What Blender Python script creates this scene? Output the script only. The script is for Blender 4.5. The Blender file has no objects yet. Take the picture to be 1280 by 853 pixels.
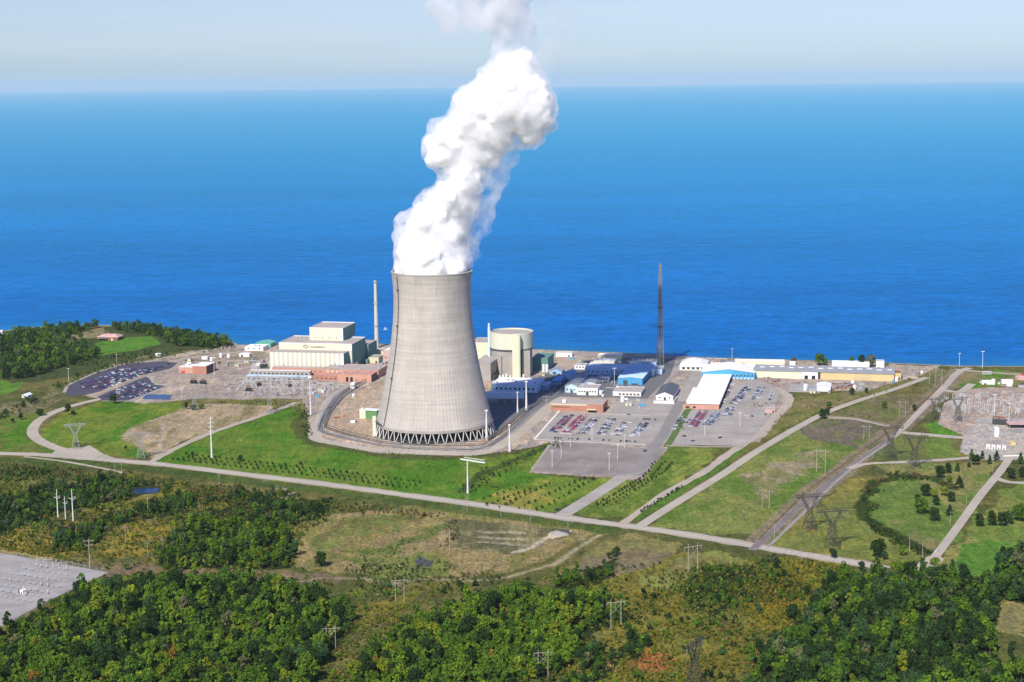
import bpy, math, random
import numpy as np
from mathutils import Matrix, Vector
random.seed(7); rng = np.random.default_rng(7)
R = math.radians
scene = bpy.context.scene
col = scene.collection
# ---------------------------------------------------------------- camera
F, H, W0, H0 = 2100.0, 353.0, 1280.0, 853.0
PITCH = math.atan((426.5 - 101.5) / F); ROLL = R(-0.62)
cam = bpy.data.objects.new('camera', bpy.data.cameras.new('camera')); col.objects.link(cam)
cam.data.sensor_width = 36; cam.data.lens = F / W0 * 36
cam.data.clip_start = 1; cam.data.clip_end = 400000
CM = Matrix.Translation((0, 0, H)) @ Matrix.Rotation(R(90) - PITCH, 4, 'X') @ Matrix.Rotation(ROLL, 4, 'Z')
cam.matrix_world = CM; scene.camera = cam
# ---------------------------------------------------------------- light
SUN_EL, SUN_AZ = 43.0, 22.0        # the light travels away from the camera and 22 degrees to its right
w = bpy.data.worlds.new('World'); scene.world = w; w.use_nodes = True
nt = w.node_tree; bg = nt.nodes['Background']
sky = nt.nodes.new('ShaderNodeTexSky'); sky.sky_type = 'NISHITA'; sky.sun_disc = False
sky.sun_elevation = R(SUN_EL); sky.sun_rotation = R(180 + SUN_AZ)
sky.altitude = 350; sky.air_density = 1.0; sky.dust_density = 0.6; sky.ozone_density = 1.6
tint = nt.nodes.new('ShaderNodeMix'); tint.data_type = 'RGBA'; tint.blend_type = 'MULTIPLY'; tint.inputs[0].default_value = 1
tint.inputs[7].default_value = (.62, .73, 1.11, 1); nt.links.new(sky.outputs[0], tint.inputs[6]); stc = nt.nodes.new('ShaderNodeTexCoord'); sxyz = nt.nodes.new('ShaderNodeSeparateXYZ'); nt.links.new(stc.outputs['Generated'], sxyz.inputs[0])
deep = nt.nodes.new('ShaderNodeValToRGB'); nt.links.new(sxyz.outputs[2], deep.inputs[0])       # clear air: the sky deepens with height
_r = deep.color_ramp.elements; _r[0].position = 0.0; _r[0].color = (.86, .98, 1, 1); _r[1].position = .40; _r[1].color = (.30, .44, .78, 1)
_e = _r.new(.048); _e.color = (1.0, .925, .85, 1)
tint2 = nt.nodes.new('ShaderNodeMix'); tint2.data_type = 'RGBA'; tint2.blend_type = 'MULTIPLY'; tint2.inputs[0].default_value = 1
cmap = nt.nodes.new('ShaderNodeMapping'); cmap.inputs['Scale'].default_value = (2.2, 2.2, 60); nt.links.new(stc.outputs['Generated'], cmap.inputs[0])
cn = nt.nodes.new('ShaderNodeTexNoise'); cn.inputs['Scale'].default_value = 1.6; cn.inputs['Detail'].default_value = 6; nt.links.new(cmap.outputs[0], cn.inputs[0])
cr = nt.nodes.new('ShaderNodeMapRange'); cr.inputs[1].default_value = .45; cr.inputs[2].default_value = .8; cr.inputs[3].default_value = 0; cr.inputs[4].default_value = .35; nt.links.new(cn.outputs[0], cr.inputs[0])
thin = nt.nodes.new('ShaderNodeMix'); thin.data_type = 'RGBA'; nt.links.new(cr.outputs[0], thin.inputs[0]); nt.links.new(tint.outputs[2], thin.inputs[6]); thin.inputs[7].default_value = (5.6, 6.0, 6.4, 1)
nt.links.new(thin.outputs[2], tint2.inputs[6]); nt.links.new(deep.outputs[0], tint2.inputs[7]); nt.links.new(tint2.outputs[2], bg.inputs[0]); bg.inputs[1].default_value = 0.115
sd = bpy.data.lights.new('sun', 'SUN'); sd.energy = 4.8; sd.angle = R(0.5); sd.color = (1.0, 0.93, 0.83)
sun = bpy.data.objects.new('sun', sd); col.objects.link(sun)
ld = Vector((math.sin(R(SUN_AZ)) * math.cos(R(SUN_EL)), math.cos(R(SUN_AZ)) * math.cos(R(SUN_EL)), -math.sin(R(SUN_EL))))
sun.rotation_euler = ld.to_track_quat('-Z', 'Y').to_euler(); sun.location = (-900, -1500, 2000)
scene.view_settings.view_transform = 'Standard'; scene.view_settings.look = 'None'
scene.view_settings.exposure = 0.25; scene.view_settings.gamma = 1.0; scene.view_settings.use_curve_mapping = False
scene.render.engine = 'CYCLES'
cy = scene.cycles
cy.use_denoising = True; cy.max_bounces = 10; cy.diffuse_bounces = 3; cy.glossy_bounces = 2; cy.volume_bounces = 8
cy.transparent_max_bounces = 12; cy.transmission_bounces = 2; cy.volume_max_steps = 256
# ---------------------------------------------------------------- projection helpers
def G(px, py, z=0.0):
    d = CM.to_3x3() @ Vector(((px - W0 / 2) / F, -(py - H0 / 2) / F, -1.0))
    t = (z - H) / d.z
    return Vector((d.x * t, d.y * t, z))
CI = CM.inverted()
def P(x, y, z=0.0):
    v = CI @ Vector((x, y, z))
    return (W0 / 2 + F * v.x / -v.z, H0 / 2 - F * v.y / -v.z)
def Rm(px, py):                       # metres per pixel at the ground point under a pixel
    g = G(px, py); return math.sqrt(g.x**2 + g.y**2 + H * H) / F
# ---------------------------------------------------------------- object helpers
def tag(o, label=None, cat=None, group=None, kind=None):
    if label: o['label'] = label
    if cat: o['category'] = cat
    if group: o['group'] = group
    if kind: o['kind'] = kind
    return o
def empty(name, loc, rz=0.0, label=None, cat=None, group=None):
    o = bpy.data.objects.new(name, None); col.objects.link(o)
    o.location = loc; o.rotation_euler = (0, 0, rz); o.empty_display_size = 1
    return tag(o, label, cat, group)
def copy_tree(o, parent=None):
    c = o.copy(); col.objects.link(c)
    if parent is not None: c.parent = parent
    for ch in o.children: copy_tree(ch, c)
    return c
class MB:
    def __init__(s): s.v = []; s.f = []; s.m = []
    def quadgrid(s, pts): pass
    def add(s, vs, fs, mi=0):
        n = len(s.v); s.v.extend([tuple(p) for p in vs]); s.f.extend([tuple(i + n for i in f) for f in fs]); s.m.extend([mi] * len(fs)); return s
    def box(s, x0, y0, z0, x1, y1, z1, mi=0):
        vs = [(x0,y0,z0),(x1,y0,z0),(x1,y1,z0),(x0,y1,z0),(x0,y0,z1),(x1,y0,z1),(x1,y1,z1),(x0,y1,z1)]
        return s.add(vs, [(3,2,1,0),(4,5,6,7),(0,1,5,4),(1,2,6,5),(2,3,7,6),(3,0,4,7)], mi)
    def gable(s, x0, y0, x1, y1, z0, rise, axis='y', mi=0):       # roof prism, ridge along axis
        if axis == 'y':
            xm = (x0 + x1) / 2
            vs = [(x0,y0,z0),(x1,y0,z0),(x1,y1,z0),(x0,y1,z0),(xm,y0,z0+rise),(xm,y1,z0+rise)]
            fs = [(0,1,4),(2,3,5),(1,2,5,4),(3,0,4,5),(3,2,1,0)]
        else:
            ym = (y0 + y1) / 2
            vs = [(x0,y0,z0),(x1,y0,z0),(x1,y1,z0),(x0,y1,z0),(x0,ym,z0+rise),(x1,ym,z0+rise)]
            fs = [(0,1,5,4),(2,3,4,5),(1,2,5),(3,0,4),(3,2,1,0)]
        return s.add(vs, fs, mi)
    def hip(s, x0, y0, x1, y1, z0, rise, ins, mi=0):
        vs = [(x0,y0,z0),(x1,y0,z0),(x1,y1,z0),(x0,y1,z0),(x0+ins,y0+ins,z0+rise),(x1-ins,y0+ins,z0+rise),(x1-ins,y1-ins,z0+rise),(x0+ins,y1-ins,z0+rise)]
        return s.add(vs, [(0,1,5,4),(1,2,6,5),(2,3,7,6),(3,0,4,7),(4,5,6,7),(3,2,1,0)], mi)
    def bar(s, a, b, t, mi=0, t2=None):
        a = Vector(a); b = Vector(b); d = (b - a); L = d.length
        if L < 1e-6: return s
        d /= L; up = Vector((0, 0, 1)) if abs(d.z) < .95 else Vector((1, 0, 0))
        x = d.cross(up).normalized(); y = d.cross(x)
        t2 = t if t2 is None else t2; vs = []
        for p, q in ((a, t / 2), (b, t2 / 2)):
            for sx, sy in ((-1,-1),(1,-1),(1,1),(-1,1)): vs.append(p + x * sx * q + y * sy * q)
        return s.add(vs, [(0,1,2,3),(7,6,5,4),(0,4,5,1),(1,5,6,2),(2,6,7,3),(3,7,4,0)], mi)
    def lathe(s, prof, n=24, cx=0, cy=0, mi=0, cap=True):
        vs = []; fs = []
        for r, z in prof:
            for k in range(n):
                a = 2 * math.pi * k / n; vs.append((cx + r * math.cos(a), cy + r * math.sin(a), z))
        for i in range(len(prof) - 1):
            for k in range(n):
                k2 = (k + 1) % n; fs.append((i*n+k, i*n+k2, (i+1)*n+k2, (i+1)*n+k))
        if cap:
            fs.append(tuple(range(n - 1, -1, -1))); fs.append(tuple((len(prof)-1)*n + k for k in range(n)))
        return s.add(vs, fs, mi)
    def build(s, name, mats, parent=None, smooth=False):
        me = bpy.data.meshes.new(name); me.from_pydata(s.v, [], s.f)
        mats = mats if isinstance(mats, (list, tuple)) else [mats]
        for m in mats: me.materials.append(m)
        me.polygons.foreach_set('material_index', s.m)
        if smooth: me.polygons.foreach_set('use_smooth', [True] * len(me.polygons))
        me.update()
        o = bpy.data.objects.new(name, me); col.objects.link(o)
        if parent is not None: o.parent = parent
        return o
def np_mesh(name, V, Fq, mat, cols=None, parent=None, smooth=False):
    me = bpy.data.meshes.new(name)
    V = np.asarray(V, dtype=np.float32); Fq = np.asarray(Fq, dtype=np.int32); k = Fq.shape[1]
    me.vertices.add(len(V)); me.vertices.foreach_set('co', V.ravel())
    me.loops.add(Fq.size); me.loops.foreach_set('vertex_index', Fq.ravel())
    me.polygons.add(len(Fq)); me.polygons.foreach_set('loop_start', np.arange(0, Fq.size, k, dtype=np.int32))
    me.polygons.foreach_set('loop_total', np.full(len(Fq), k, dtype=np.int32))
    if smooth: me.polygons.foreach_set('use_smooth', np.ones(len(Fq), dtype=bool))
    me.update(calc_edges=True)
    if cols is not None:
        at = me.color_attributes.new('col', 'FLOAT_COLOR', 'POINT')
        c4 = np.ones((len(V), 4), dtype=np.float32); c4[:, :3] = cols; at.data.foreach_set('color', c4.ravel())
    me.materials.append(mat)
    o = bpy.data.objects.new(name, me); col.objects.link(o)
    if parent is not None: o.parent = parent
    return o
# ---------------------------------------------------------------- materials
def nodes(name):
    m = bpy.data.materials.new(name); m.use_nodes = True
    n = m.node_tree.nodes; return m, n, m.node_tree.links, n['Principled BSDF']
def noise(n, l, scale, detail=4, coord='Object', stretch=None, rough=.6):
    tc = n.new('ShaderNodeTexCoord'); t = n.new('ShaderNodeTexNoise')
    t.inputs['Scale'].default_value = scale; t.inputs['Detail'].default_value = detail; t.inputs['Roughness'].default_value = rough
    src = tc.outputs[coord]
    if stretch:
        mp = n.new('ShaderNodeMapping'); mp.inputs['Scale'].default_value = stretch[:3]
        if len(stretch) > 3: mp.inputs['Rotation'].default_value = (0, 0, stretch[3])
        l.new(src, mp.inputs[0]); src = mp.outputs[0]
    l.new(src, t.inputs[0]); return t
def ramp(n, l, src, stops):
    r = n.new('ShaderNodeValToRGB'); e = r.color_ramp.elements
    e[0].position, e[0].color = stops[0][0], (*stops[0][1], 1); e[1].position, e[1].color = stops[-1][0], (*stops[-1][1], 1)
    for p, c in stops[1:-1]:
        k = e.new(p); k.color = (*c, 1)
    l.new(src, r.inputs[0]); return r
def mul(n, l, a, b, fac=1.0, mode='MULTIPLY'):
    m = n.new('ShaderNodeMix'); m.data_type = 'RGBA'; m.blend_type = mode; m.inputs[0].default_value = fac
    for s, i in ((a, 6), (b, 7)):
        if isinstance(s, tuple): m.inputs[i].default_value = (*s, 1)
        else: l.new(s, m.inputs[i])
    return m.outputs[2]
def g3(v): return (v, v, v)
def surf(name, c, var=.12, scale=.08, rough=.8, spec=.2, fine=1.2, metal=0.0, stretch=None):
    """base colour with broad weathering and fine grain"""
    m, n, l, b = nodes(name)
    t1 = noise(n, l, scale, 5, stretch=stretch); t2 = noise(n, l, fine, 3)
    r1 = ramp(n, l, t1.outputs[0], [(.3, g3(1 - var)), (.7, g3(1 + var))]); r2 = ramp(n, l, t2.outputs[0], [(.3, g3(1 - var * .6)), (.7, g3(1 + var * .6))])
    o = mul(n, l, mul(n, l, tuple(c), r1.outputs[0]), r2.outputs[0])
    l.new(o, b.inputs['Base Color']); b.inputs['Roughness'].default_value = rough
    b.inputs['Specular IOR Level'].default_value = spec; b.inputs['Metallic'].default_value = metal
    return m
M = {}
def mk(k, *a, **kw): M[k] = surf(k, *a, **kw)
mk('concrete', (.36,.335,.30)); mk('concrete_dark', (.2,.2,.2)); mk('white', (.78,.77,.74), var=.06, scale=.03); mk('white_roof', (.82,.82,.80), var=.05, scale=.03)
mk('cream', (.62,.60,.40), var=.06); mk('cream_light', (.70,.68,.50), var=.05); mk('pale_green', (.50,.58,.36), var=.06); mk('teal', (.13,.27,.24)); mk('teal_light', (.16,.45,.36))
mk('brick', (.42,.20,.14), var=.12); mk('brick_light', (.54,.29,.22), var=.12); mk('brick_dark', (.16,.09,.08)); mk('tan_roof', (.42,.37,.33), var=.1); mk('grey_roof', (.33,.34,.35), var=.08)
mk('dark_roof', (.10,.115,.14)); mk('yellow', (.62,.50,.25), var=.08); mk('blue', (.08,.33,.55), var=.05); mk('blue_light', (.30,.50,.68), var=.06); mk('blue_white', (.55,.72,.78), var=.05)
mk('steel', (.42,.43,.44), rough=.5, metal=.3); mk('steel_dark', (.07,.075,.08), rough=.6); mk('pole_white', (.75,.75,.72), rough=.5); mk('wood_pole', (.40,.36,.30)); mk('black', (.02,.02,.025)); mk('glass', (.03,.045,.06), rough=.15, spec=.6, var=.02)
mk('stack', (.55,.55,.44), var=.05); mk('pink', (.55,.36,.32)); mk('bark', (.12,.09,.065)); mk('red', (.45,.06,.05)); mk('orange', (.55,.17,.03)); mk('rust', (.25,.12,.07)); mk('green_paint', (.12,.26,.10)); mk('insulator', (.30,.24,.20))
mk('lot_road', (.25,.235,.215), var=.12, scale=.03, fine=.4); mk('asphalt', (.15,.15,.15), var=.10, scale=.02, fine=.4, rough=.9); mk('asphalt_light', (.35,.32,.28), var=.2, scale=.03, fine=.3, rough=.9)
mk('asphalt_worn', (.25,.222,.20), var=.26, scale=.03, fine=.25, rough=.9); mk('road', (.42,.375,.30), var=.10, scale=.03, fine=.35, rough=.9); mk('gravel', (.42,.36,.29), var=.12, scale=.03, fine=.35, rough=.95); mk('gravel_pink', (.35,.285,.24), var=.14, scale=.03, fine=.3, rough=.95)
mk('shoulder', (.34,.31,.23), var=.14, scale=.04, fine=.3, rough=.95); mk('paint_line', (.75,.74,.70)); mk('lot_dark', (.075,.07,.10), var=.1, scale=.03, rough=.9); mk('dirt', (.42,.33,.24), var=.12, scale=.03, fine=.3)
mk('rock', (.30,.28,.25), var=.2, scale=.2)
def objcol(name, attr=True, rough=.9, spec=.1, sub=None):
    m, n, l, b = nodes(name); oi = n.new('ShaderNodeObjectInfo'); src = oi.outputs['Color']
    if attr:
        at = n.new('ShaderNodeAttribute'); at.attribute_name = 'col'; src = mul(n, l, src, at.outputs['Color'])
    l.new(src, b.inputs['Base Color']); b.inputs['Roughness'].default_value = rough; b.inputs['Specular IOR Level'].default_value = spec
    return m
M['leaf'] = objcol('leaf', rough=.75, spec=.12); M['car_paint'] = objcol('car_paint', attr=False, rough=.3, spec=.5)
# where the woods stand and what colours their leaves have
GREEN = (.056,.122,.010); MID = (.09,.168,.011); LIME = (.145,.195,.013); DARK = (.017,.042,.009); BLUEG = (.035,.085,.025); AUT = (.20,.13,.02); RUST = (.17,.075,.03); GREYG = (.10,.12,.05)
GR = [(GREEN, 4), (MID, 3), (LIME, .8), (DARK, 4), (BLUEG, .6), (AUT, .05), (GREYG, .3)]
DK = [(DARK, 4), (BLUEG, 3), (GREEN, 3), (MID, .8), (GREYG, .5)]
BR = [(MID, 4), (GREEN, 4), (LIME, 1.5), (DARK, 2.2), (AUT, .06)]
WOODS = [  # polygon, spacing, size range, palette, keep, where
 ([(-60,930),(-60,800),(0,792),(60,762),(95,742),(150,733),(230,728),(300,726),(370,735),(428,766),(445,782),(425,806),(390,835),(370,930)], 7.2, (.75,1.15), GR, 1, 'the large wood at the bottom left'),
 ([(-40,676),(-40,630),(0,628),(60,612),(130,604),(205,606),(205,616),(139,627),(98,634),(70,643),(54,650),(33,659),(0,669)], 7.0, (.55,.85), DK, .95, 'the dark belt of trees left of the three steel poles'),
 ([(60,692),(66,682),(95,664),(115,655),(150,645),(175,640),(215,626),(245,622),(240,638),(175,647),(139,662),(123,677),(98,689)], 7.0, (.5,.85), DK, .95, 'the clump right of the three steel poles'),
 ([(195,705),(210,672),(240,655),(290,650),(345,655),(368,672),(368,705),(340,716),(290,712),(240,712)], 7.0, (.65,1.0), GR, 1, 'the wood in the middle of the left brush'),
 ([(270,660),(290,615),(360,622),(420,625),(415,640),(372,655),(330,660)], 8.0, (.4,.7), DK, .8, 'the scrubby wood below the main road'),
 ([(395,930),(420,868),(455,830),(480,800),(520,778),(570,765),(640,752),(700,744),(745,752),(770,772),(735,790),(725,815),(700,840),(660,850),(620,930)], 7.2, (.7,1.1), BR, 1, 'the wood at the bottom centre'),
 ([(690,930),(735,860),(770,835),(812,806),(800,800),(755,822),(700,856),(660,930)], 6.5, (.5,.8), DK, 1, 'the diagonal hedge at the bottom'),
 ([(920,930),(935,853),(950,818),(985,790),(1010,762),(1030,742),(1050,722),(1100,716),(1130,712),(1190,722),(1250,742),(1235,752),(1243,778),(1225,800),(1240,830),(1300,845),(1340,930)], 7.2, (.65,1.2), [(GREEN, 3), (DARK, 4), (MID, 1.2), (BLUEG, 2), (LIME, .2), (GREYG, .3)], 1, 'the wood at the bottom right'),
 ([(1225,740),(1245,712),(1262,690),(1340,680),(1340,765),(1280,755)], 7.5, (.8,1.15), DK, .95, 'the small wood at the right edge'),
 ([(850,742),(860,722),(900,706),(960,712),(1000,722),(1010,740),(985,750),(930,756),(885,768),(860,760)], 6.5, (.25,.5), [(GREEN, 3), (DARK, 2), (MID, 2), (BLUEG, 1)], .8, 'the low thicket beside the goldenrod'),
 ([(925,726),(958,696),(975,692),(950,722)], 7, (.35,.55), DK, .8, 'the dark hedge beneath the main road'),
 ([(725,735),(740,708),(770,694),(765,712),(742,735)], 6, (.4,.65), DK, .9, 'the thin row beside the sandy trail'),
 ([(690,735),(720,712),(735,720),(728,742)], 7, (.6,.85), BR, .9, 'the north tip of the central wood'),
]
FAR = [([(85,477),(110,463),(165,448.5),(215,440),(216,444),(165,454),(115,468),(90,482)], 6, (.22,.45), DK, .7), ([(-20,530),(20,510),(60,488),(80,476),(84,483),(62,499),(40,511),(10,524)], 6.5, (.25,.55), DK, .45), ([(178,447),(205,441),(262,437),(300,433),(298,437),(240,442)], 6, (.2,.35), DK, .5),
 ([(-80,478),(-80,422),(0,425),(30,417),(65,412),(115,410),(112,416),(85,420),(88,427),(112,436),(125,444),(108,452),(70,462),(30,473)], 8.5, (.7,1.35), DK, .95),
 ([(133,408),(160,410),(200,414),(240,420),(283,429),(290,434),(262,437),(225,434),(205,428),(198,422),(170,418),(150,416)], 8.5, (.7,1.35), DK, .95),
 ([(100,445),(150,446),(180,442),(200,437),(190,445),(120,456),(100,458)], 9, (.3,.55), DK, .6), ([(20,510),(45,496),(60,498),(40,512)], 9, (.4,.6), DK, .6),
 ([(1085,452),(1110,453),(1180,459),(1170,463),(1100,458)], 9, (.35,.5), GR, .5)]
# ================================================================ THE SETTING
def polyw(pts): return np.array([G(*p).xy[:] for p in pts])
def vnoise(X, Y, cell, seed):
    r = np.random.default_rng(seed); T = r.random((256, 256))
    u = X / cell; v = Y / cell; iu = np.floor(u).astype(int); iv = np.floor(v).astype(int); fu = u - iu; fv = v - iv
    fu = fu * fu * (3 - 2 * fu); fv = fv * fv * (3 - 2 * fv); g = lambda a, b: T[a % 256, b % 256]
    return (g(iu, iv) * (1 - fu) + g(iu + 1, iv) * fu) * (1 - fv) + (g(iu, iv + 1) * (1 - fu) + g(iu + 1, iv + 1) * fu) * fv
def inpoly(X, Y, poly):
    c = np.zeros(X.shape, bool); n = len(poly)
    for i in range(n):
        x0, y0 = poly[i]; x1, y1 = poly[(i + 1) % n]
        if y0 == y1: continue
        k = ((y0 > Y) != (y1 > Y)) & (X < (x1 - x0) * (Y - y0) / (y1 - y0) + x0); c ^= k
    return c
SHORE = [(-500,402),(-200,408),(0,414),(40,409),(110,406),(150,407),(200,411),(250,418),(285,425),(300,431),(330,430),(400,429),(480,430),(600,433),(680,437),(780,441),(870,446),(960,449),(1050,451),(1100,453),(1200,457),(1280,457.5),(1500,460),(1800,464)]
sw = np.array([G(a, b)[:2] for a, b in SHORE])
def shore_y(x): return np.interp(x, sw[:, 0], sw[:, 1])
XS = np.concatenate([-np.geomspace(9000, 790, 22)[:-1], np.arange(-780, 860, 2.0), np.geomspace(870, 9000, 22)])
YS = np.concatenate([-np.geomspace(4000, 20, 14), np.linspace(60, 900, 26), np.arange(906, 2560, 3.0), np.geomspace(2575, 4200, 12)])
GX, GY = np.meshgrid(XS, YS)
C = np.zeros(GX.shape + (3,)); C[:] = (.085, .10, .032)
n1 = vnoise(GX, GY, 60, 1); n2 = vnoise(GX, GY, 18, 2); n3 = vnoise(GX, GY, 7, 3)
def warp(amp, seed=11):
    return (GX + (vnoise(GX, GY, 22, seed) - .5) * amp * 2 + (vnoise(GX, GY, 6, seed + 1) - .5) * amp * .8,
            GY + (vnoise(GX, GY, 22, seed + 2) - .5) * amp * 5 + (vnoise(GX, GY, 6, seed + 3) - .5) * amp * 2)
WARPS = {a: warp(a) for a in (0, 1.5, 4, 9)}
WARPS[0] = (GX, GY)
def blend(mask, c, k=1.0): C[mask] = C[mask] * (1 - k) + np.array(c) * k
def paint(pts, c, amp=1.5, k=1.0, c2=None, cell=25, seed=5, thr=.5):
    wx, wy = WARPS[amp]; m = inpoly(wx, wy, polyw(pts)); blend(m, c, k)
    if c2 is not None:
        q = vnoise(GX, GY * .5, cell, seed) * .65 + vnoise(GX, GY * .5, cell / 4, seed + 9) * .35
        t = np.clip((q - thr + .08) / .16, 0, 1)[m][:, None]; C[m] = C[m] * (1 - t) + np.array(c2) * t
def strip(pts, wid, c, amp=0, k=1.0):
    """colour of the ground within wid/2 metres of a line"""
    wx, wy = WARPS[amp]; Wp = polyw(pts); best = np.full(GX.shape, 1e9)
    for a, b in zip(Wp[:-1], Wp[1:]):
        d = b - a; L2 = d @ d
        t = np.clip(((wx - a[0]) * d[0] + (wy - a[1]) * d[1]) / L2, 0, 1)
        best = np.minimum(best, np.hypot(wx - a[0] - t * d[0], wy - a[1] - t * d[1]))
    kk = np.clip((wid / 2 + 1 - best) / 2, 0, 1)[..., None] * k
    C[:] = C * (1 - kk) + np.array(c) * kk
LAWN = (.07,.17,.018); LAWN2 = (.14,.20,.03); OLIVE = (.15,.17,.045); TAN = (.36,.29,.19); SCRUB = (.10,.11,.035); GOLD = (.155,.145,.03); BROWN = (.17,.13,.08); PAD = (.40,.345,.275); DARKG = (.045,.075,.02)
def cover():
    m = GY < 5000
    q = n1 * .5 + n2 * .35 + n3 * .15
    t = np.clip((q - .45) / .2, 0, 1)[..., None]; C[:] = C * (1 - t) + np.array((.14,.13,.045)) * t
    # --- south of the road: scrub and goldenrod
    paint([(0,600),(60,590),(0,640)], OLIVE, 4)
    paint([(100,640),(230,600),(245,618),(130,655)], (.20,.19,.04), 4, c2=GOLD)
    paint([(200,690),(60,700),(0,690),(0,665),(60,660),(170,655),(260,640),(210,620),(300,625),(240,660)], (.15,.15,.04), 4, c2=(.24,.19,.035))
    paint([(60,700),(200,705),(330,712),(430,715),(420,735),(300,722),(130,720)], (.12,.13,.04), 4, c2=BROWN)
    paint([(365,705),(360,665),(400,645),(480,635),(620,632),(750,662),(700,690),(640,715),(540,725),(450,720)], (.19,.185,.06), 4, c2=(.26,.21,.10), cell=30)
    paint([(385,680),(400,655),(470,645),(520,648),(500,665),(430,680),(400,690)], (.22,.19,.07), 4, c2=(.14,.17,.05))
    paint([(555,650),(590,650),(700,660),(720,668),(640,695),(570,685)], (.22,.20,.10), 1.5, c2=(.12,.12,.06), cell=14)
    strip([(440,692),(480,690),(520,672),(560,655)], 14, (.10,.15,.035), 4, .8); strip([(395,684),(402,668),(440,655),(500,650),(525,652)], 9, (.12,.12,.045), 4, .7); strip([(405,690),(425,700),(470,704)], 9, (.10,.14,.03), 4, .7); strip([(480,684),(500,672),(530,664)], 10, (.26,.21,.10), 4, .7)
    for y0 in (664, 671, 678): strip([(600,y0),(655,y0+4)], 5, (.38,.34,.24), 1.5, .8)
    strip([(642,692),(662,686),(690,670)], 5, (.42,.38,.30), 1.5, .9); paint([(684,668),(700,662),(713,664),(709,671),(690,674)], (.48,.43,.34), 1.5)
    paint([(700,718),(730,690),(790,668),(850,680),(845,700),(790,722),(730,728)], (.17,.145,.085), 4, c2=(.20,.19,.07), cell=35)
    paint([(440,700),(520,690),(560,705),(555,722),(470,728)], (.15,.18,.05), 4)
    strip([(635,722),(690,706),(750,668)], 4.5, (.34,.30,.20), 1.5, .8)
    strip([(330,600),(362,618),(340,632)], 7, (.35,.32,.22), 1.5, .8)
    paint([(430,760),(560,730),(520,745),(440,790),(380,853),(350,853)], (.17,.17,.03), 4, c2=GOLD)
    paint([(700,740),(860,690),(960,700),(1010,715),(1000,760),(940,800),(920,853),(680,853),(760,800)], (.17,.165,.035), 4, c2=GOLD, cell=30, thr=.48)
    paint([(930,700),(1060,705),(1040,730),(1000,770),(960,800),(930,760)], (.22,.20,.03), 4, c2=(.21,.175,.02), thr=.5)
    paint([(780,835),(790,815),(830,812),(845,825),(820,840)], (.34,.15,.05), 4)
    paint([(840,700),(900,690),(960,705),(840,735),(800,730)], (.17,.15,.06), 4, c2=(.2,.22,.06))
    strip([(350,722),(480,728),(560,728),(640,722)], 5, (.30,.27,.18), 4, .7)
    # --- along the road
    strip([(0,575),(120,580),(300,600),(500,626),(640,646),(760,662)], 22, (.06,.10,.025), 1.5, .85)
    # --- lawns between road and plant
    paint([(0,566),(0,520),(25,516),(50,512),(60,518),(40,530),(36,545),(48,556),(75,566)], LAWN, 4, c2=(.12,.16,.035), cell=30)
    paint([(0,505),(40,500),(80,498),(60,510),(30,518),(0,522)], (.16,.15,.08), 4)
    paint([(0,495),(0,475),(20,474),(30,480),(15,490)], (.10,.22,.03), 1.5)
    paint([(48,548),(60,530),(85,514),(130,503),(235,501),(228,510),(205,520),(160,538),(152,548),(178,560),(190,568),(178,574),(120,572),(70,562)], LAWN, 4, c2=LAWN2, cell=40)
    paint([(150,548),(165,534),(205,519),(240,505),(330,503),(345,506),(330,518),(260,542),(225,553),(190,575),(182,565)], TAN, 1.5, c2=(.24,.21,.11), cell=16, thr=.55)
    strip([(196,575),(200,555),(205,545),(203,530)], 5, (.42,.35,.26), 0, .7)
    paint([(235,500),(385,500),(400,512),(385,525),(345,508),(250,503)], (.13,.14,.04), 1.5, c2=(.18,.17,.07))
    paint([(190,577),(225,556),(335,518),(360,508),(378,520),(385,546),(400,556),(470,568),(560,573),(650,567),(700,548),(720,548),(690,560),(665,590),(700,598),(790,600),(690,640),(600,628),(400,605),(200,581)], LAWN, 4, c2=(.115,.185,.028), cell=32)
    paint([(590,628),(640,605),(700,598),(770,600),(690,638)], (.13,.20,.03), 4, c2=(.24,.23,.05), thr=.5)
    strip([(385,518),(372,528),(382,548),(400,556),(470,569),(560,574)], 16, (.075,.09,.03), 4, .9)
    strip([(575,615),(600,594),(640,576),(700,552)], 9, (.05,.085,.025), 1.5, .9)
    # --- entrance side
    paint([(720,642),(760,612),(805,580),(835,558),(905,560),(870,592),(785,650)], (.11,.165,.03), 4, c2=(.19,.23,.05), cell=22)
    for k in range(4): strip([(745+k*12,645-k*3),(845+k*14,565+k*2)], 3, (.06,.15,.02), 0, .5)
    paint([(785,650),(870,594),(920,560),(935,562),(880,600),(800,650)], (.08,.16,.025), 1.5)
    # --- middle meadow between the road and the railway
    paint([(812,655),(900,598),(1000,530),(1050,522),(1120,540),(1080,570),(1040,605),(955,672),(900,668)], (.11,.18,.035), 4, c2=(.17,.20,.055), cell=40)
    paint([(930,600),(1010,560),(1020,580),(960,620)], (.20,.185,.09), 9, .7, c2=(.28,.24,.15), cell=14, thr=.58)
    paint([(1030,520),(1110,495),(1165,490),(1180,478),(1150,505),(1100,540),(1060,528)], (.16,.145,.075), 4, c2=(.13,.15,.05))
    paint([(1000,530),(1080,520),(1110,545),(1080,560),(1010,548)], (.15,.13,.10), 4, c2=(.14,.17,.06))
    paint([(970,510),(985,500),(1100,485),(1165,462),(1180,466),(1090,492),(1000,525),(960,545),(950,540)], (.15,.16,.05), 4, c2=(.20,.17,.08))
    paint([(1150,470),(1195,460),(1205,462),(1160,500)], (.13,.14,.05), 4)
    strip([(955,676),(1010,620),(1070,575),(1120,538),(1165,498),(1200,464)], 26, (.22,.185,.12), 1.5, .9)
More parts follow.
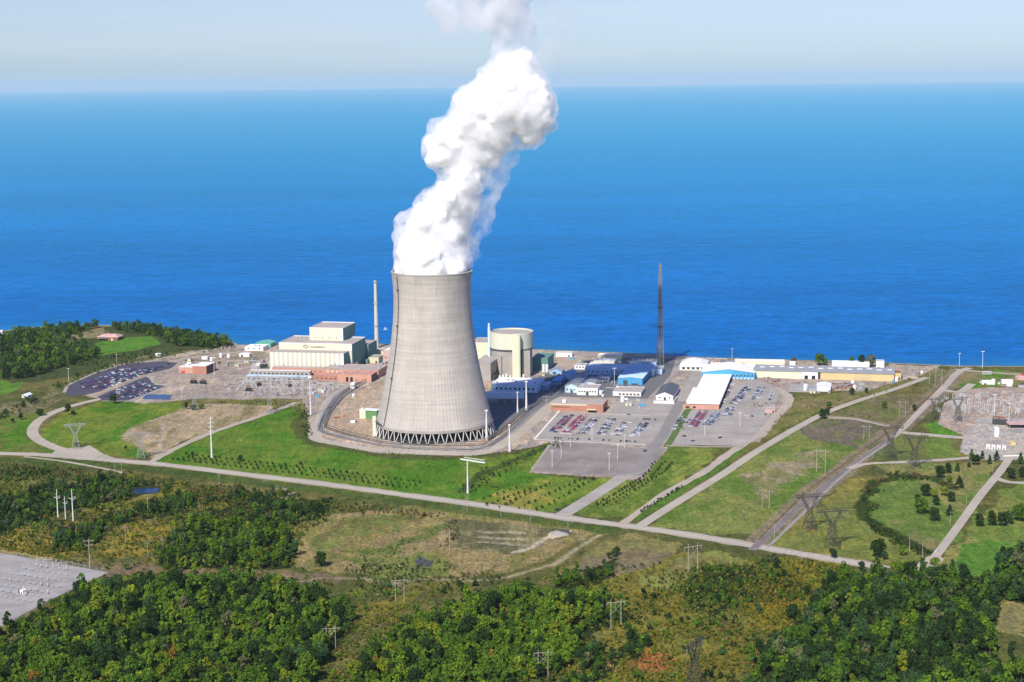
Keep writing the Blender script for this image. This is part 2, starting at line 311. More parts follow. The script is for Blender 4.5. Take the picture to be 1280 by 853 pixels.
    # --- right side
    paint([(960,682),(1010,640),(1060,600),(1095,598),(1090,640),(1130,680),(1160,700),(1080,705)], (.21,.19,.05), 4, c2=(.15,.18,.045), cell=25)
    paint([(1078,640),(1095,608),(1120,595),(1165,598),(1205,615),(1220,640),(1180,690),(1130,680),(1090,660)], (.115,.18,.04), 4, c2=(.19,.18,.08), cell=38, thr=.55)
    paint([(1090,578),(1200,578),(1250,575),(1235,600),(1200,650),(1150,600),(1110,590)], (.12,.185,.04), 4, c2=(.20,.20,.07), cell=30)
    paint([(1085,560),(1130,540),(1195,546),(1200,572),(1100,577)], (.15,.17,.05), 4, c2=(.12,.15,.05))
    paint([(1150,545),(1185,546),(1200,572),(1160,570)], (.13,.19,.04), 1.5)
    paint([(1170,545),(1195,547),(1205,522),(1172,525),(1155,532)], (.09,.22,.025), 1.5)
    strip([(1095,602),(1120,593),(1165,596),(1190,612)], 12, (.03,.05,.015), 4, .95); strip([(1093,604),(1078,622),(1080,645),(1110,665),(1160,690)], 11, (.03,.05,.015), 4, .95)
    paint([(1170,706),(1230,640),(1270,600),(1400,610),(1500,760),(1280,730),(1200,730)], (.13,.19,.04), 4, c2=(.21,.21,.065), cell=30)
    paint([(1190,720),(1205,678),(1240,672),(1290,690),(1290,725)], (.085,.19,.03), 4)
    paint([(1180,800),(1215,752),(1280,750),(1290,800),(1240,790)], (.22,.20,.08), 4, c2=(.16,.17,.05))
    paint([(1210,488),(1195,484),(1206,462),(1290,466),(1290,480),(1230,484)], (.09,.19,.03), 4, c2=(.20,.18,.09))
    # --- far left point
    paint([(20,420),(150,408),(285,426),(300,436),(240,440),(200,446),(100,470),(20,480),(0,470),(0,425)], (.06,.08,.03), 4)
    paint([(80,410),(130,408),(135,420),(85,426)], (.22,.20,.10), 4)
    paint([(112,432),(125,426),(190,420),(205,430),(160,440),(120,447)], (.09,.21,.03), 4)
    strip([(0,437),(25,428),(60,424)], 10, (.38,.34,.29), 4, .8)
    paint([(30,515),(60,492),(110,465),(170,447),(240,438),(260,441),(180,455),(100,478),(85,495),(60,505),(0,520),(0,500)], (.19,.17,.09), 4, c2=(.10,.115,.045), cell=18)
    # --- plant pad
    paint([(85,492),(100,478),(180,452),(235,440),(290,431),(400,431),(480,431.5),(700,438.5),(800,443),(880,448),(1100,455),(1175,458),(1150,470),(1080,489),(985,488),(990,505),(950,552),(835,559),(800,601),(662,590),(690,552),(650,562),(590,569),(470,566),(392,550),(384,520),(378,499),(240,499),(180,505)], PAD, 1.5, c2=(.33,.28,.245), cell=40)
    paint([(470,560),(420,550),(396,543),(430,500),(470,478),(620,470),(665,500),(650,522),(620,550),(570,562)], (.40,.315,.225), 0, c2=(.44,.35,.26), cell=20)
    paint([(690,470),(696,449),(726,446),(730,450),(703,469)], (.43,.34,.24), 0)
    paint([(180,452),(260,440),(300,436),(330,440),(330,455),(260,456)], (.36,.31,.26), 1.5, c2=(.26,.22,.16), cell=12)
    # --- right yard
    paint([(1205,488),(1235,484),(1400,486),(1400,560),(1290,560),(1215,572),(1200,560),(1205,545),(1172,530),(1180,505)], (.35,.28,.235), 0, c2=(.38,.315,.265), cell=30)
    paint([(1205,545),(1225,522),(1300,525),(1300,575),(1225,575),(1200,565)], (.40,.375,.34), 0)
    # --- bottom left yard
    paint([(-40,695),(0,692),(135,716),(90,735),(0,785),(-60,800)], (.36,.35,.335), 0, c2=(.33,.32,.305), cell=30)
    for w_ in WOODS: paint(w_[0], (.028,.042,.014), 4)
    # beach
    sy = shore_y(GX); m = (GY > sy - 9) & (GY < sy + 40); blend(m, (.35,.32,.27), .8)
cover()
C *= (0.86 + .28 * n3)[..., None] * (0.9 + .2 * n2)[..., None]
sy = shore_y(GX)
Z = np.clip((sy - GY) / 10.0, -1.0, 0) * 8.0
Z = np.where(GY < sy - .1, 0, Z) ; Z[(GY < 880) | (np.abs(GX) > 900)] += 0
ny, nx = GX.shape
idx = np.arange(nx * ny).reshape(ny, nx)
Fq = np.stack([idx[:-1, :-1], idx[:-1, 1:], idx[1:, 1:], idx[1:, :-1]], -1).reshape(-1, 4)
def ground_mat():
    m, n, l, b = nodes('ground_cover'); at = n.new('ShaderNodeAttribute'); at.attribute_name = 'col'
    t1 = noise(n, l, .35, 5, stretch=(1, .6, 1)); t2 = noise(n, l, .05, 4)
    t3 = noise(n, l, .11, 5, stretch=(1.6, .35, 1, -.25))
    r1 = ramp(n, l, t1.outputs[0], [(.3, g3(.56)), (.7, g3(1.38))]); r2 = ramp(n, l, t2.outputs[0], [(.3, (.85,.90,.95)), (.7, (1.16,1.08,1.0))]); r3 = ramp(n, l, t3.outputs[0], [(.32, (.74,.80,.88)), (.68, (1.26,1.18,1.05))])
    l.new(mul(n, l, mul(n, l, mul(n, l, at.outputs[0], r1.outputs[0]), r2.outputs[0]), r3.outputs[0]), b.inputs['Base Color'])
    b.inputs['Roughness'].default_value = 1; b.inputs['Specular IOR Level'].default_value = 0
    bp = n.new('ShaderNodeBump'); bp.inputs['Strength'].default_value = .5; bp.inputs['Distance'].default_value = .6
    l.new(t1.outputs[0], bp.inputs['Height']); l.new(bp.outputs[0], b.inputs['Normal']); return m
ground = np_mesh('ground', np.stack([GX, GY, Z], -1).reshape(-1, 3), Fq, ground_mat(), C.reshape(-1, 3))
tag(ground, 'ground of lawns, scrub, meadows and gravel yards around the plant', kind='structure')
# ---- lake
def water_mat():
    m, n, l, b = nodes('lake_water'); n.remove(b)
    t1 = noise(n, l, .0011, 6, stretch=(.35, 1.4, 1)); t2 = noise(n, l, .02, 5, stretch=(.5, 1.3, 1, .35)); t3 = noise(n, l, .12, 6, stretch=(.5, .8, 1, .4))
    r1 = ramp(n, l, t1.outputs[0], [(.3, (.0004,.076,.315)), (.7, (.001,.125,.46))])
    r2 = ramp(n, l, t2.outputs[0], [(.3, g3(.80)), (.7, g3(1.2))]); r3 = ramp(n, l, t3.outputs[0], [(.33, g3(.70)), (.70, g3(1.32))])
    d = n.new('ShaderNodeBsdfDiffuse'); wc = mul(n, l, mul(n, l, r1.outputs[0], r2.outputs[0]), r3.outputs[0])
    sh = n.new('ShaderNodeAttribute'); sh.attribute_name = 'col'; sm = n.new('ShaderNodeMix'); sm.data_type = 'RGBA'; l.new(sh.outputs['Fac'], sm.inputs[0]); l.new(wc, sm.inputs[6]); sm.inputs[7].default_value = (.025, .19, .30, 1); l.new(sm.outputs[2], d.inputs[0])
    g = n.new('ShaderNodeBsdfGlossy'); g.inputs['Roughness'].default_value = .22; gc = ramp(n, l, t2.outputs[0], [(.3, (.17,.97,1)), (.7, (.22,1,1))]); l.new(gc.outputs[0], g.inputs['Color'])
    f = n.new('ShaderNodeFresnel'); f.inputs[0].default_value = 1.33; p = n.new('ShaderNodeMath'); p.operation = 'POWER'; p.inputs[1].default_value = 2.0; l.new(f.outputs[0], p.inputs[0])
    mx = n.new('ShaderNodeMixShader'); l.new(p.outputs[0], mx.inputs[0]); l.new(d.outputs[0], mx.inputs[1]); l.new(g.outputs[0], mx.inputs[2]); l.new(mx.outputs[0], n['Material Output'].inputs[0])
    bp = n.new('ShaderNodeBump'); bp.inputs['Strength'].default_value = .5; bp.inputs['Distance'].default_value = 1.2
    l.new(t3.outputs[0], bp.inputs['Height']); l.new(bp.outputs[0], d.inputs['Normal']); return m
def fan(name, y0, y1, x, z, mat, n=24):
    ys = np.concatenate([[y0], np.geomspace(y0 + 400, y1, n)]); xs = np.linspace(-x, x, 13)
    gx, gy = np.meshgrid(xs, ys); i = np.arange(gx.size).reshape(gx.shape)
    f = np.stack([i[:-1, :-1], i[:-1, 1:], i[1:, 1:], i[1:, :-1]], -1).reshape(-1, 4)
    return np_mesh(name, np.stack([gx, gy, gx * 0 + z], -1).reshape(-1, 3), f, mat)
LX = np.concatenate([-np.geomspace(80000, 1050, 16)[:-1], np.arange(-1040, 1050, 10.0), np.geomspace(1060, 80000, 16)]); LY_ = np.concatenate([np.arange(2050, 2640, 8.0), np.geomspace(2650, 100000, 26)])
lgx, lgy = np.meshgrid(LX, LY_); li = np.arange(lgx.size).reshape(lgx.shape); lf = np.stack([li[:-1, :-1], li[:-1, 1:], li[1:, 1:], li[1:, :-1]], -1).reshape(-1, 4)
dsh = np.maximum(0, lgy - shore_y(lgx)); shal = np.exp(-dsh / (26 + 40 * vnoise(lgx, lgy, 160, 77))) * (.35 + .65 * vnoise(lgx, lgy, 90, 78)); shal[:, (LX < -1040) | (LX > 1050)] = 0
lake = np_mesh('lake_water', np.stack([lgx, lgy, lgx * 0 - 2.5], -1).reshape(-1, 3), lf, water_mat(), np.repeat(shal.reshape(-1, 1), 3, 1)); tag(lake, 'deep blue lake reaching the horizon', kind='structure')
# ---- haze
def haze():
    mb = MB().box(-85000, -6000, -20, 85000, 104000, 545)
    m = bpy.data.materials.new('haze'); m.use_nodes = True; n = m.node_tree.nodes; l = m.node_tree.links
    n.remove(n['Principled BSDF']); v = n.new('ShaderNodeVolumePrincipled')
    v.inputs['Color'].default_value = (.78,.98,.92,1); v.inputs['Density'].default_value = HAZE; v.inputs['Anisotropy'].default_value = 0.0
    l.new(v.outputs[0], n['Material Output'].inputs['Volume'])
    o = mb.build('haze', m); tag(o, 'thin pale blue haze over the lake and the land', kind='stuff')
HAZE = 1.6e-5
haze()
mk('verge', (.10,.16,.035), var=.35, scale=.15, fine=.6)
mk('yard_gravel', (.33,.315,.29), var=.22, scale=.05, fine=.8)
mk('ballast', (.23,.19,.17), var=.25, scale=.05, fine=.4)
# ---- roads, tracks and lots: sheets a few centimetres above the ground
LVL = [0.03]
def ribbon(name, pts, wid, mat, z=None, label=None, kind='structure', sub=True):
    """sheet of width wid (metres) along a smoothed line of ground points"""
    if z is None: LVL[0] += .004; z = LVL[0]
    Wp = [Vector(p) for p in polyw(pts)]
    if sub and len(Wp) > 2:
        Q = []
        for i in range(len(Wp) - 1):
            p0 = Wp[max(i-1,0)]; p1 = Wp[i]; p2 = Wp[i+1]; p3 = Wp[min(i+2,len(Wp)-1)]
            for k in range(8):
                t = k / 8; Q.append(.5*((2*p1)+(p2-p0)*t+(2*p0-5*p1+4*p2-p3)*t*t+(3*p1-p0-3*p2+p3)*t**3))
        Wp = Q + [Wp[-1]]
    vs = []; fs = []
    for i, p in enumerate(Wp):
        d = (Wp[min(i+1,len(Wp)-1)] - Wp[max(i-1,0)]).normalized(); nrm = Vector((-d.y, d.x)); ww = wid if not isinstance(wid, tuple) else wid[0] + (wid[1]-wid[0]) * i / (len(Wp)-1)
        if name in ('dirt_track', 'road_shoulder', 'dirt_strip'): ww *= random.uniform(.8, 1.2)
        a = p + nrm * ww / 2; b = p - nrm * ww / 2; vs += [(a.x, a.y, z), (b.x, b.y, z)]
        if i: k = 2 * i; fs.append((k-2, k-1, k+1, k))
    mb = MB().add(vs, fs); o = mb.build(name, mat); tag(o, label, kind=kind); return o
def sheet(name, pts, mat, label=None, z=None):
    if z is None: LVL[0] += .004; z = LVL[0]
    vs = [(*G(*p).xy, z) for p in pts]; o = MB().add(vs, [tuple(range(len(vs)))]).build(name, mat); return tag(o, label, kind='structure')
MAIN = [(-60,565),(0,567),(60,569),(120,574),(200,580.5),(300,592.5),(400,604.5),(500,618),(600,631.5),(700,646.5),(760,654.5),(830,664),(900,675),(980,689),(1050,700.5),(1082,705.5),(1108,711)]
ribbon('road_shoulder', MAIN, 15.5, M['shoulder'], label='gravel shoulders of the main road')
ribbon('road', MAIN, 11, M['road'], label='pale two lane road running across below the plant')
def edge(pts, off):
    Wp = [Vector(p) for p in polyw(pts)]; out = []
    for i, p in enumerate(Wp):
        d = (Wp[min(i+1,len(Wp)-1)] - Wp[max(i-1,0)]).normalized(); q = p + Vector((-d.y, d.x)) * off; out.append(P(q.x, q.y))
    return out
ribbon('road_marking', MAIN, .35, M['paint_line'])
LEFTRD = [(112,573),(95,567),(70,560),(50,551),(41,542),(44,531),(58,520),(85,509),(120,500),(135,497)]
ribbon('road', LEFTRD, (14, 9), M['road'], label='curving pale access road at the left lawn')
sheet('road', [(70,563),(112,557),(130,568),(150,575),(60,571)], M['road'])
ribbon('dirt_track', [(185,580),(215,563),(262,542),(335,517),(372,503)], 8, M['gravel'], label='dirt track beside the bare field')
ribbon('dirt_track', [(30,571),(80,577),(140,588),(155,592)], 4, M['gravel'])
ENT = [(700,646),(745,618),(790,588),(812,566),(828,545),(840,520),(852,500),(866,478),(872,462)]
ribbon('road', ENT, (14, 13), M['asphalt_light'], label='entrance road from the main road up to the plant')
ribbon('road', [(800,595),(812,566),(828,545),(838,524)], 9, M['asphalt_light'])
ribbon('road', [(798,659),(840,632),(900,595),(950,562),(1020,522),(1070,502),(1120,486),(1158,472)], (9.5, 9), M['road'], label='straight pale road running up to the long warehouse')
ribbon('dirt_track', [(778,655),(830,618),(880,590),(910,568),(950,542),(965,525),(985,505),(984,494),(965,484)], (7, 11), M['gravel'], label='gravel track beside the straight road and around the car park')
ribbon('perimeter_road', [(520,566),(470,563),(430,556),(394,547),(402,524),(414,500),(436,484),(470,468),(505,455)], 14, M['road'], label='perimeter road west of the cooling tower')
ribbon('perimeter_road', [(520,566),(560,567),(600,566),(632,552),(668,524),(700,498),(724,478),(735,462)], 17, M['road'], label='perimeter road south east of the cooling tower')
ribbon('perimeter_lane', [(478,557),(430,547),(401,537),(409,516),(424,495),(450,478),(476,464),(490,456)], 5.5, M['asphalt'], label='dark lane inside the perimeter fence')
ribbon('perimeter_lane', [(478,557),(520,560.5),(560,561),(604,560),(640,537),(668,512),(690,497),(712,478)], 6, M['asphalt'])
ribbon('ballast', [(940,688),(1010,624),(1070,579),(1122,541),(1165,502),(1192,474),(1206,461)], (7, 7), M['ballast'], label='pinkish ballast bed of the railway')
for off in (-1.1, 1.1):
    ribbon('rail_track', edge([(940,688),(1010,624),(1070,579),(1122,541),(1165,502),(1192,474),(1206,461)], off), .5, M['steel_dark'])
ribbon('dirt_track', [(960,684),(1006,640),(1050,598),(1082,573),(1112,553)], 3.2, M['rock'])
ribbon('road', [(1116,548),(1130,535),(1150,514),(1180,484),(1196,467),(1212,460)], (5, 10), M['road'], label='service road beside the railway')
ribbon('road', [(1128,541),(1150,543),(1185,546),(1225,549)], 13, M['road'])
ribbon('road', [(1195,462),(1240,466),(1300,470)], 8, M['road'])
ribbon('road', [(1180,488),(1200,490),(1215,480)], 10, M['road'])
ribbon('dirt_track', [(1062,586),(1085,580),(1150,577),(1200,573.5),(1245,569)], 8, M['road'])
ribbon('dirt_track', [(1035,523),(1070,525),(1112,534)], 4, M['gravel'])
ribbon('road', [(1150,716),(1166,700),(1200,655),(1225,620),(1250,590),(1266,568),(1290,545)], (7, 8), M['road'], label='pale road climbing at the right towards the switchyard')
ribbon('road', [(1245,598),(1262,603),(1290,604)], 8, M['road'])
sheet('road', [(1140,712),(1155,698),(1172,692),(1180,700),(1165,712)], M['gravel'])
ribbon('road', [(505,455),(560,450),(640,446),(700,443),(790,445),(850,449)], 9, M['asphalt_light'])
ribbon('road', [(180,462),(215,452),(260,445),(300,440)], 8, M['gravel']); ribbon('road', [(220,470),(300,469),(330,458),(345,445)], 6, M['asphalt_light'])
ribbon('road', [(797,518),(815,500),(828,483),(840,465),(850,452)], (14, 12), M['asphalt_light'], label='double lane leading north between the sheds')
for k, (a, b) in enumerate((((800,517),(838,468)), ((806,517),(843,468)))): ribbon('rail_track', [a, b], .8, M['rust'], sub=False)
# lots
sheet('yard_asphalt_shade', [(598,549),(606,510),(640,488),(680,468),(728,452),(800,446),(845,449),(838,470),(803,505),(770,497),(730,497),(700,496),(668,510),(650,519),(632,536),(615,548)], M['asphalt'], 'asphalt darkened with shade between the tower and the shore buildings')  # dark sheet over the shadowed ground; its tone also deepens the cast shade
sheet('dirt_yard', [(690,469),(697,450),(727,447),(731,451),(704,468)], M['dirt'])
sheet('parking_lot', [(664,589),(690,552),(796,560),(832,561),(822,575),(797,593),(770,595)], M['asphalt_worn'], 'empty worn car park below the full car park')
sheet('parking_lot', [(668,549),(700,513),(780,516),(835,520),(822,548),(808,556),(700,551)], M['asphalt_light'], 'car park in front of the brick building')
sheet('parking_lot', [(762,517),(775,498),(850,500),(838,524)], M['asphalt_light'])
sheet('parking_lot', [(832,556),(840,534),(852,514),(900,512),(918,480),(950,475),(975,488),(968,512),(940,548),(930,558)], M['asphalt_light'], 'car park beside the white roofed hall')
sheet('parking_lot', [(81,490),(86,482),(120,467),(160,455),(205,452),(222,454),(213,461),(178,469),(150,480),(128,490),(108,494),(88,496)], M['lot_dark'], 'dark car park at the left of the plant')
sheet('parking_lot', [(122,496),(150,484),(182,471),(190,475),(193,481),(208,483),(185,492),(160,501),(128,501)], M['lot_dark'])
sheet('pond_water', [(178,499),(183,493),(215,494),(212,500)], M['pond'] if 'pond' in M else M['glass'], 'dark settling pond below the left car park')
mk('pond', (.012,.035,.11), rough=.2, spec=.5, var=.05)
for o in bpy.data.objects:
    if o.name.startswith('pond_water'): o.data.materials[0] = M['pond']
sheet('pond_water', [(165,613),(178,610),(200,611),(196,616),(170,618)], M['pond'], 'small blue pond in the brush')
sheet('pond_water', [(518,700),(528,698),(542,702),(538,709),(522,708)], M['steel_dark'], 'small dark pond')
def outline(name, pts, wid, mat, label=None, z=None): return ribbon(name, pts, wid, mat, z, label, sub=False)
outline('kerb_strip', [(668,549.5),(700,551.5),(808,556.5)], 2.2, M['paint_line'], 'pale kerb of the full car park'); outline('kerb_strip', [(668,549.5),(684,531),(700,513)], 2.0, M['paint_line'])
outline('kerb_strip', [(752,517),(835,519.5)], 3, M['concrete']); outline('kerb_strip', [(762,512),(800,505),(846,497)], 4, M['concrete'])
outline('kerb_strip', [(128,501.5),(160,501.8),(185,492.5),(208,483.5)], 4, M['concrete']); outline('kerb_strip', [(186,471),(190,475),(193,481),(208,482.5)], 4, M['concrete'])
outline('kerb_strip', [(80,491),(85,481.5),(120,466),(160,454),(205,451)], 4, M['concrete']); outline('dirt_strip', [(108,495),(130,489.5),(150,479.5),(178,469)], 7, M['dirt'])
ribbon('grass_verge', [(833,559),(842,545),(850,530),(858,516),(862,511)], 7, M['verge'])
ribbon('road', [(797,594),(812,566),(828,545),(840,522),(852,502)], 11, M['lot_road'], label='grey entrance road between the two full car parks')
outline('kerb_strip', [(752,517.6),(812,519.8)], 1.6, M['paint_line']); outline('kerb_strip', [(799,592),(780,594.5),(770,595.5)], 3, M['concrete']); outline('kerb_strip', [(664,589),(690,552)], 2.5, M['shoulder']); outline('kerb_strip', [(832,557.5),(880,559),(930,559)], 5, M['shoulder'])
sheet('gravel_yard', [(-60,694),(-5,692),(10,693.5),(70,704.5),(136,716.5),(112,727),(60,752),(0,784),(-60,812)], M['yard_gravel'], 'pale gravel yard at the bottom left')
# parking bay lines in the empty lot
for k in range(9):
    a = (676 + k * 14, 588 - k*.1); b = (703 + k * 13.5, 555); outline('road_marking', [a, b], .5, M['gravel_pink'])
# ================================================================ COOLING TOWER AND STEAM
TC = G(543.3, 540.0); S = Rm(543, 540)
tower = empty('cooling_tower', TC, 0, 'huge pale concrete hyperboloid cooling tower with steam pouring from its mouth', 'cooling tower')
# radii from the photograph: (height m, radius m)
ZT = 165.0
KEY = [(0.068, 73.6), (.15, 69.3), (.25, 64.6), (.35, 60.5), (.45, 56.6), (.55, 53.2), (.65, 50.6), (.73, 49.0), (.80, 48.2), (.86, 48.2), (.93, 49.0), (1.0, 50.3)]
kz = [a * ZT for a, _ in KEY]; kr = [b * S * .985 for _, b in KEY]
def rad(z): return float(np.interp(z, kz, kr))
_f = np.polyfit(kz, kr, 4)
def rad(z): return float(np.polyval(_f, z))
ZB = 11.5; N = 192
def shell_mat():
    m, n, l, b = nodes('tower_concrete')
    t1 = noise(n, l, .05, 5, stretch=(1, 1, .25)); t2 = noise(n, l, .6, 3, stretch=(1, 1, .12)); t3 = noise(n, l, .35, 2, stretch=(.05, .05, 1))
    # casting panels: pattern from height and angle
    tc = n.new('ShaderNodeTexCoord'); sep = n.new('ShaderNodeSeparateXYZ'); l.new(tc.outputs['Object'], sep.inputs[0])
    def M2(op, a, b_=None):
        k = n.new('ShaderNodeMath'); k.operation = op
        for i, s in enumerate((a, b_)):
            if s is None: continue
            if isinstance(s, (int, float)): k.inputs[i].default_value = s
            else: l.new(s, k.inputs[i])
        return k.outputs[0]
    ang = M2('ARCTAN2', sep.outputs[1], sep.outputs[0])
    pz = M2('PINGPONG', sep.outputs[2], 1.9); lz = M2('LESS_THAN', pz, .16)
    pa = M2('PINGPONG', M2('MULTIPLY', ang, 96 / (2 * math.pi)), .5); la = M2('LESS_THAN', pa, .07)
    ln = M2('MULTIPLY', M2('MAXIMUM', lz, la), .13); ln = M2('SUBTRACT', 1.0, ln)
    r1 = ramp(n, l, t1.outputs[0], [(.3, (.86,.86,.87)), (.7, (1.1,1.09,1.07))]); r2 = ramp(n, l, t2.outputs[0], [(.3, g3(.92)), (.7, g3(1.07))]); r3 = ramp(n, l, t3.outputs[0], [(.35, g3(.90)), (.65, g3(1.06))])
    # base concrete tone varied by broad, fine and banded noise
    o = mul(n, l, mul(n, l, mul(n, l, (.50,.462,.415), r1.outputs[0]), r2.outputs[0]), r3.outputs[0])
    cmb = n.new('ShaderNodeCombineXYZ')
    for i in range(3): l.new(ln, cmb.inputs[i])
    o = mul(n, l, o, cmb.outputs[0]); l.new(o, b.inputs['Base Color'])
    b.inputs['Roughness'].default_value = .9; b.inputs['Specular IOR Level'].default_value = .1; return m
M['shell'] = shell_mat()
# shell: outer and inner skin with fine meridional ribs
def ring(r, z, rib=0.0):
    out = []
    for k in range(N):
        a = 2 * math.pi * k / N; rr = r + (rib if k % 2 == 0 else 0); out.append((rr * math.cos(a), rr * math.sin(a), z))
    return out
mb = MB(); zs = [ZB + (ZT - ZB) * i / 40 for i in range(41)]
vs = []
for z in zs: vs += ring(rad(z), z, .13)
for z in reversed(zs): vs += ring(rad(z) - .9, z)
rows = 82; fs = []
for i in range(rows):
    j = (i + 1) % rows
    for k in range(N):
        k2 = (k + 1) % N; fs.append((i*N+k, i*N+k2, j*N+k2, j*N+k))
mb.add(vs, fs); mb.build('shell', M['shell'], tower)
mb = MB(); mb.lathe([(rad(ZT) + .2, ZT - .5), (rad(ZT) + .4, ZT - .4), (rad(ZT) + .4, ZT + .4), (rad(ZT) - 1.2, ZT + .4), (rad(ZT) - 1.2, ZT - .5), (rad(ZT)+.2, ZT - .5)], 96, cap=False); mb.build('rim', M['shell'], tower)
mb = MB(); r0 = rad(ZB); mb.lathe([(r0 - 1.2, ZB - 1.2), (r0 + .9, ZB - 1.2), (r0 + .7, ZB + 1.4), (r0 + .25, ZB + 1.4)], 96, cap=False); mb.lathe([(r0 - 1.2, ZB - 1.2), (r0 - 1.2, ZB + 1)], 96, cap=False); mb.build('ring_beam', M['concrete'], tower)
NV = 44; rf = r0 + 2.6
for k in range(NV):                                   # V shaped legs
    a = 2 * math.pi * (k + .5) / NV; da = math.pi / NV * .82
    foot = Vector((rf * math.cos(a), rf * math.sin(a), 0))
    for s in (-1, 1):
        top = Vector((r0 * math.cos(a + s * da), r0 * math.sin(a + s * da), ZB - 1.0))
        MB().bar(foot + Vector((-math.sin(a), math.cos(a), 0)) * s * .5, top, .68).build('leg', M['white' if False else 'leg'] if 'leg' in M else M['concrete'], tower)
mk('leg', (.62,.60,.56), var=.05)
for c_ in tower.children:
    if c_.name.startswith('leg'): c_.data.materials[0] = M['leg']
mb = MB(); mb.lathe([(rf + 1.6, 0.02), (rf + 1.6, 1.3), (rf + .9, 1.3), (rf + .9, .02)], 96, cap=False); mb.build('basin_wall', M['concrete'], tower)
mb = MB(); mb.lathe([(r0 - 7, .1), (r0 - 7, ZB + 1.5), (.5, ZB + 1.6)], 72, cap=False); mb.build('fill_louvres', M['black'], tower)
mb = MB(); mb.lathe([(rf + .9, .25), (0.1, .25)], 72, cap=False); mb.build('basin_floor', M['black'], tower)
# ladder up the left front
al = math.radians(180 + 34)
mb = MB()
zs2 = [ZB + 1 + i * 3 for i in range(51)]
for s in (-.55, .55):
    for z0, z1 in zip(zs2[:-1], zs2[1:]):
        p = lambda z: Vector(((rad(z) + .75) * math.cos(al) - s * math.sin(al), (rad(z) + .75) * math.sin(al) + s * math.cos(al), z))
        mb.bar(p(z0), p(z1), .3)
for z in zs2:
    p = lambda s: Vector(((rad(z) + .75) * math.cos(al) - s * math.sin(al), (rad(z) + .75) * math.sin(al) + s * math.cos(al), z)); mb.bar(p(-.55), p(.55), .3)
for z in (60, 112, 148):
    c0 = Vector(((rad(z) + 1.2) * math.cos(al), (rad(z) + 1.2) * math.sin(al), z)); mb.box(c0.x - 1, c0.y - .8, z, c0.x + 1, c0.y + .8, z + 1.6)
mb.build('ladder', M['steel_dark'], tower)
at = math.radians(180 + 17); mb = MB()
cx_, cy_ = (rf + .5) * math.cos(at), (rf + .5) * math.sin(at)
mb.box(cx_ - 1.9, cy_ - 1.5, 0, cx_ + 1.5, cy_ + 1.5, 20.5); mb.build('stair_tower', M['cream_light'], tower)
mb = MB(); a0 = math.radians(180 + 24); a1 = al
mb.bar((rf * math.cos(at), rf * math.sin(at), ZB + 4), (rf * math.cos(a1), rf * math.sin(a1), ZB + 3), .9); mb.build('walkway', M['steel_dark'], tower)
# ---------------------------------------------------------------- steam
def TP(px, py, dy=0.0):               # point of the vertical plane through the tower's axis
    Y = TC.y + dy; d = CM.to_3x3() @ Vector(((px - W0 / 2) / F, -(py - H0 / 2) / F, -1.0)); t = Y / d.y
    return Vector((d.x * t, Y, H + d.z * t))
PUFF = [(538,350,46,0),(537,338,47,0),(503,338,12,-4),(500,332,8,6),(514,334,16,-16),(568,338,18,-6),(575,334,14,8),(562,328,22,10),(524,322,29,-8),(548,322,36,8),(514,306,19,-6),(536,300,34,4),(560,312,26,10),(528,286,24,-6),(552,286,31,5),(545,268,24,-2),(562,272,26,8),(574,250,24,4),(560,248,20,-8),(578,228,22,-2),
        (580,212,25,4),(568,196,24,2),(556,184,26,-4),(548,196,16,-10),(572,172,26,6),(590,186,28,8),(606,196,18,10),(596,160,30,2),(582,150,22,-8),(612,168,30,8),(600,134,29,0),(582,126,16,-6),(622,140,34,6),(640,124,34,0),(656,142,32,4),(670,146,22,2),(674,128,20,0),(660,112,26,2),(636,102,26,-3),(616,108,22,4),(650,92,22,0),(632,84,14,-3),(654,80,16,3),(664,164,18,4)]
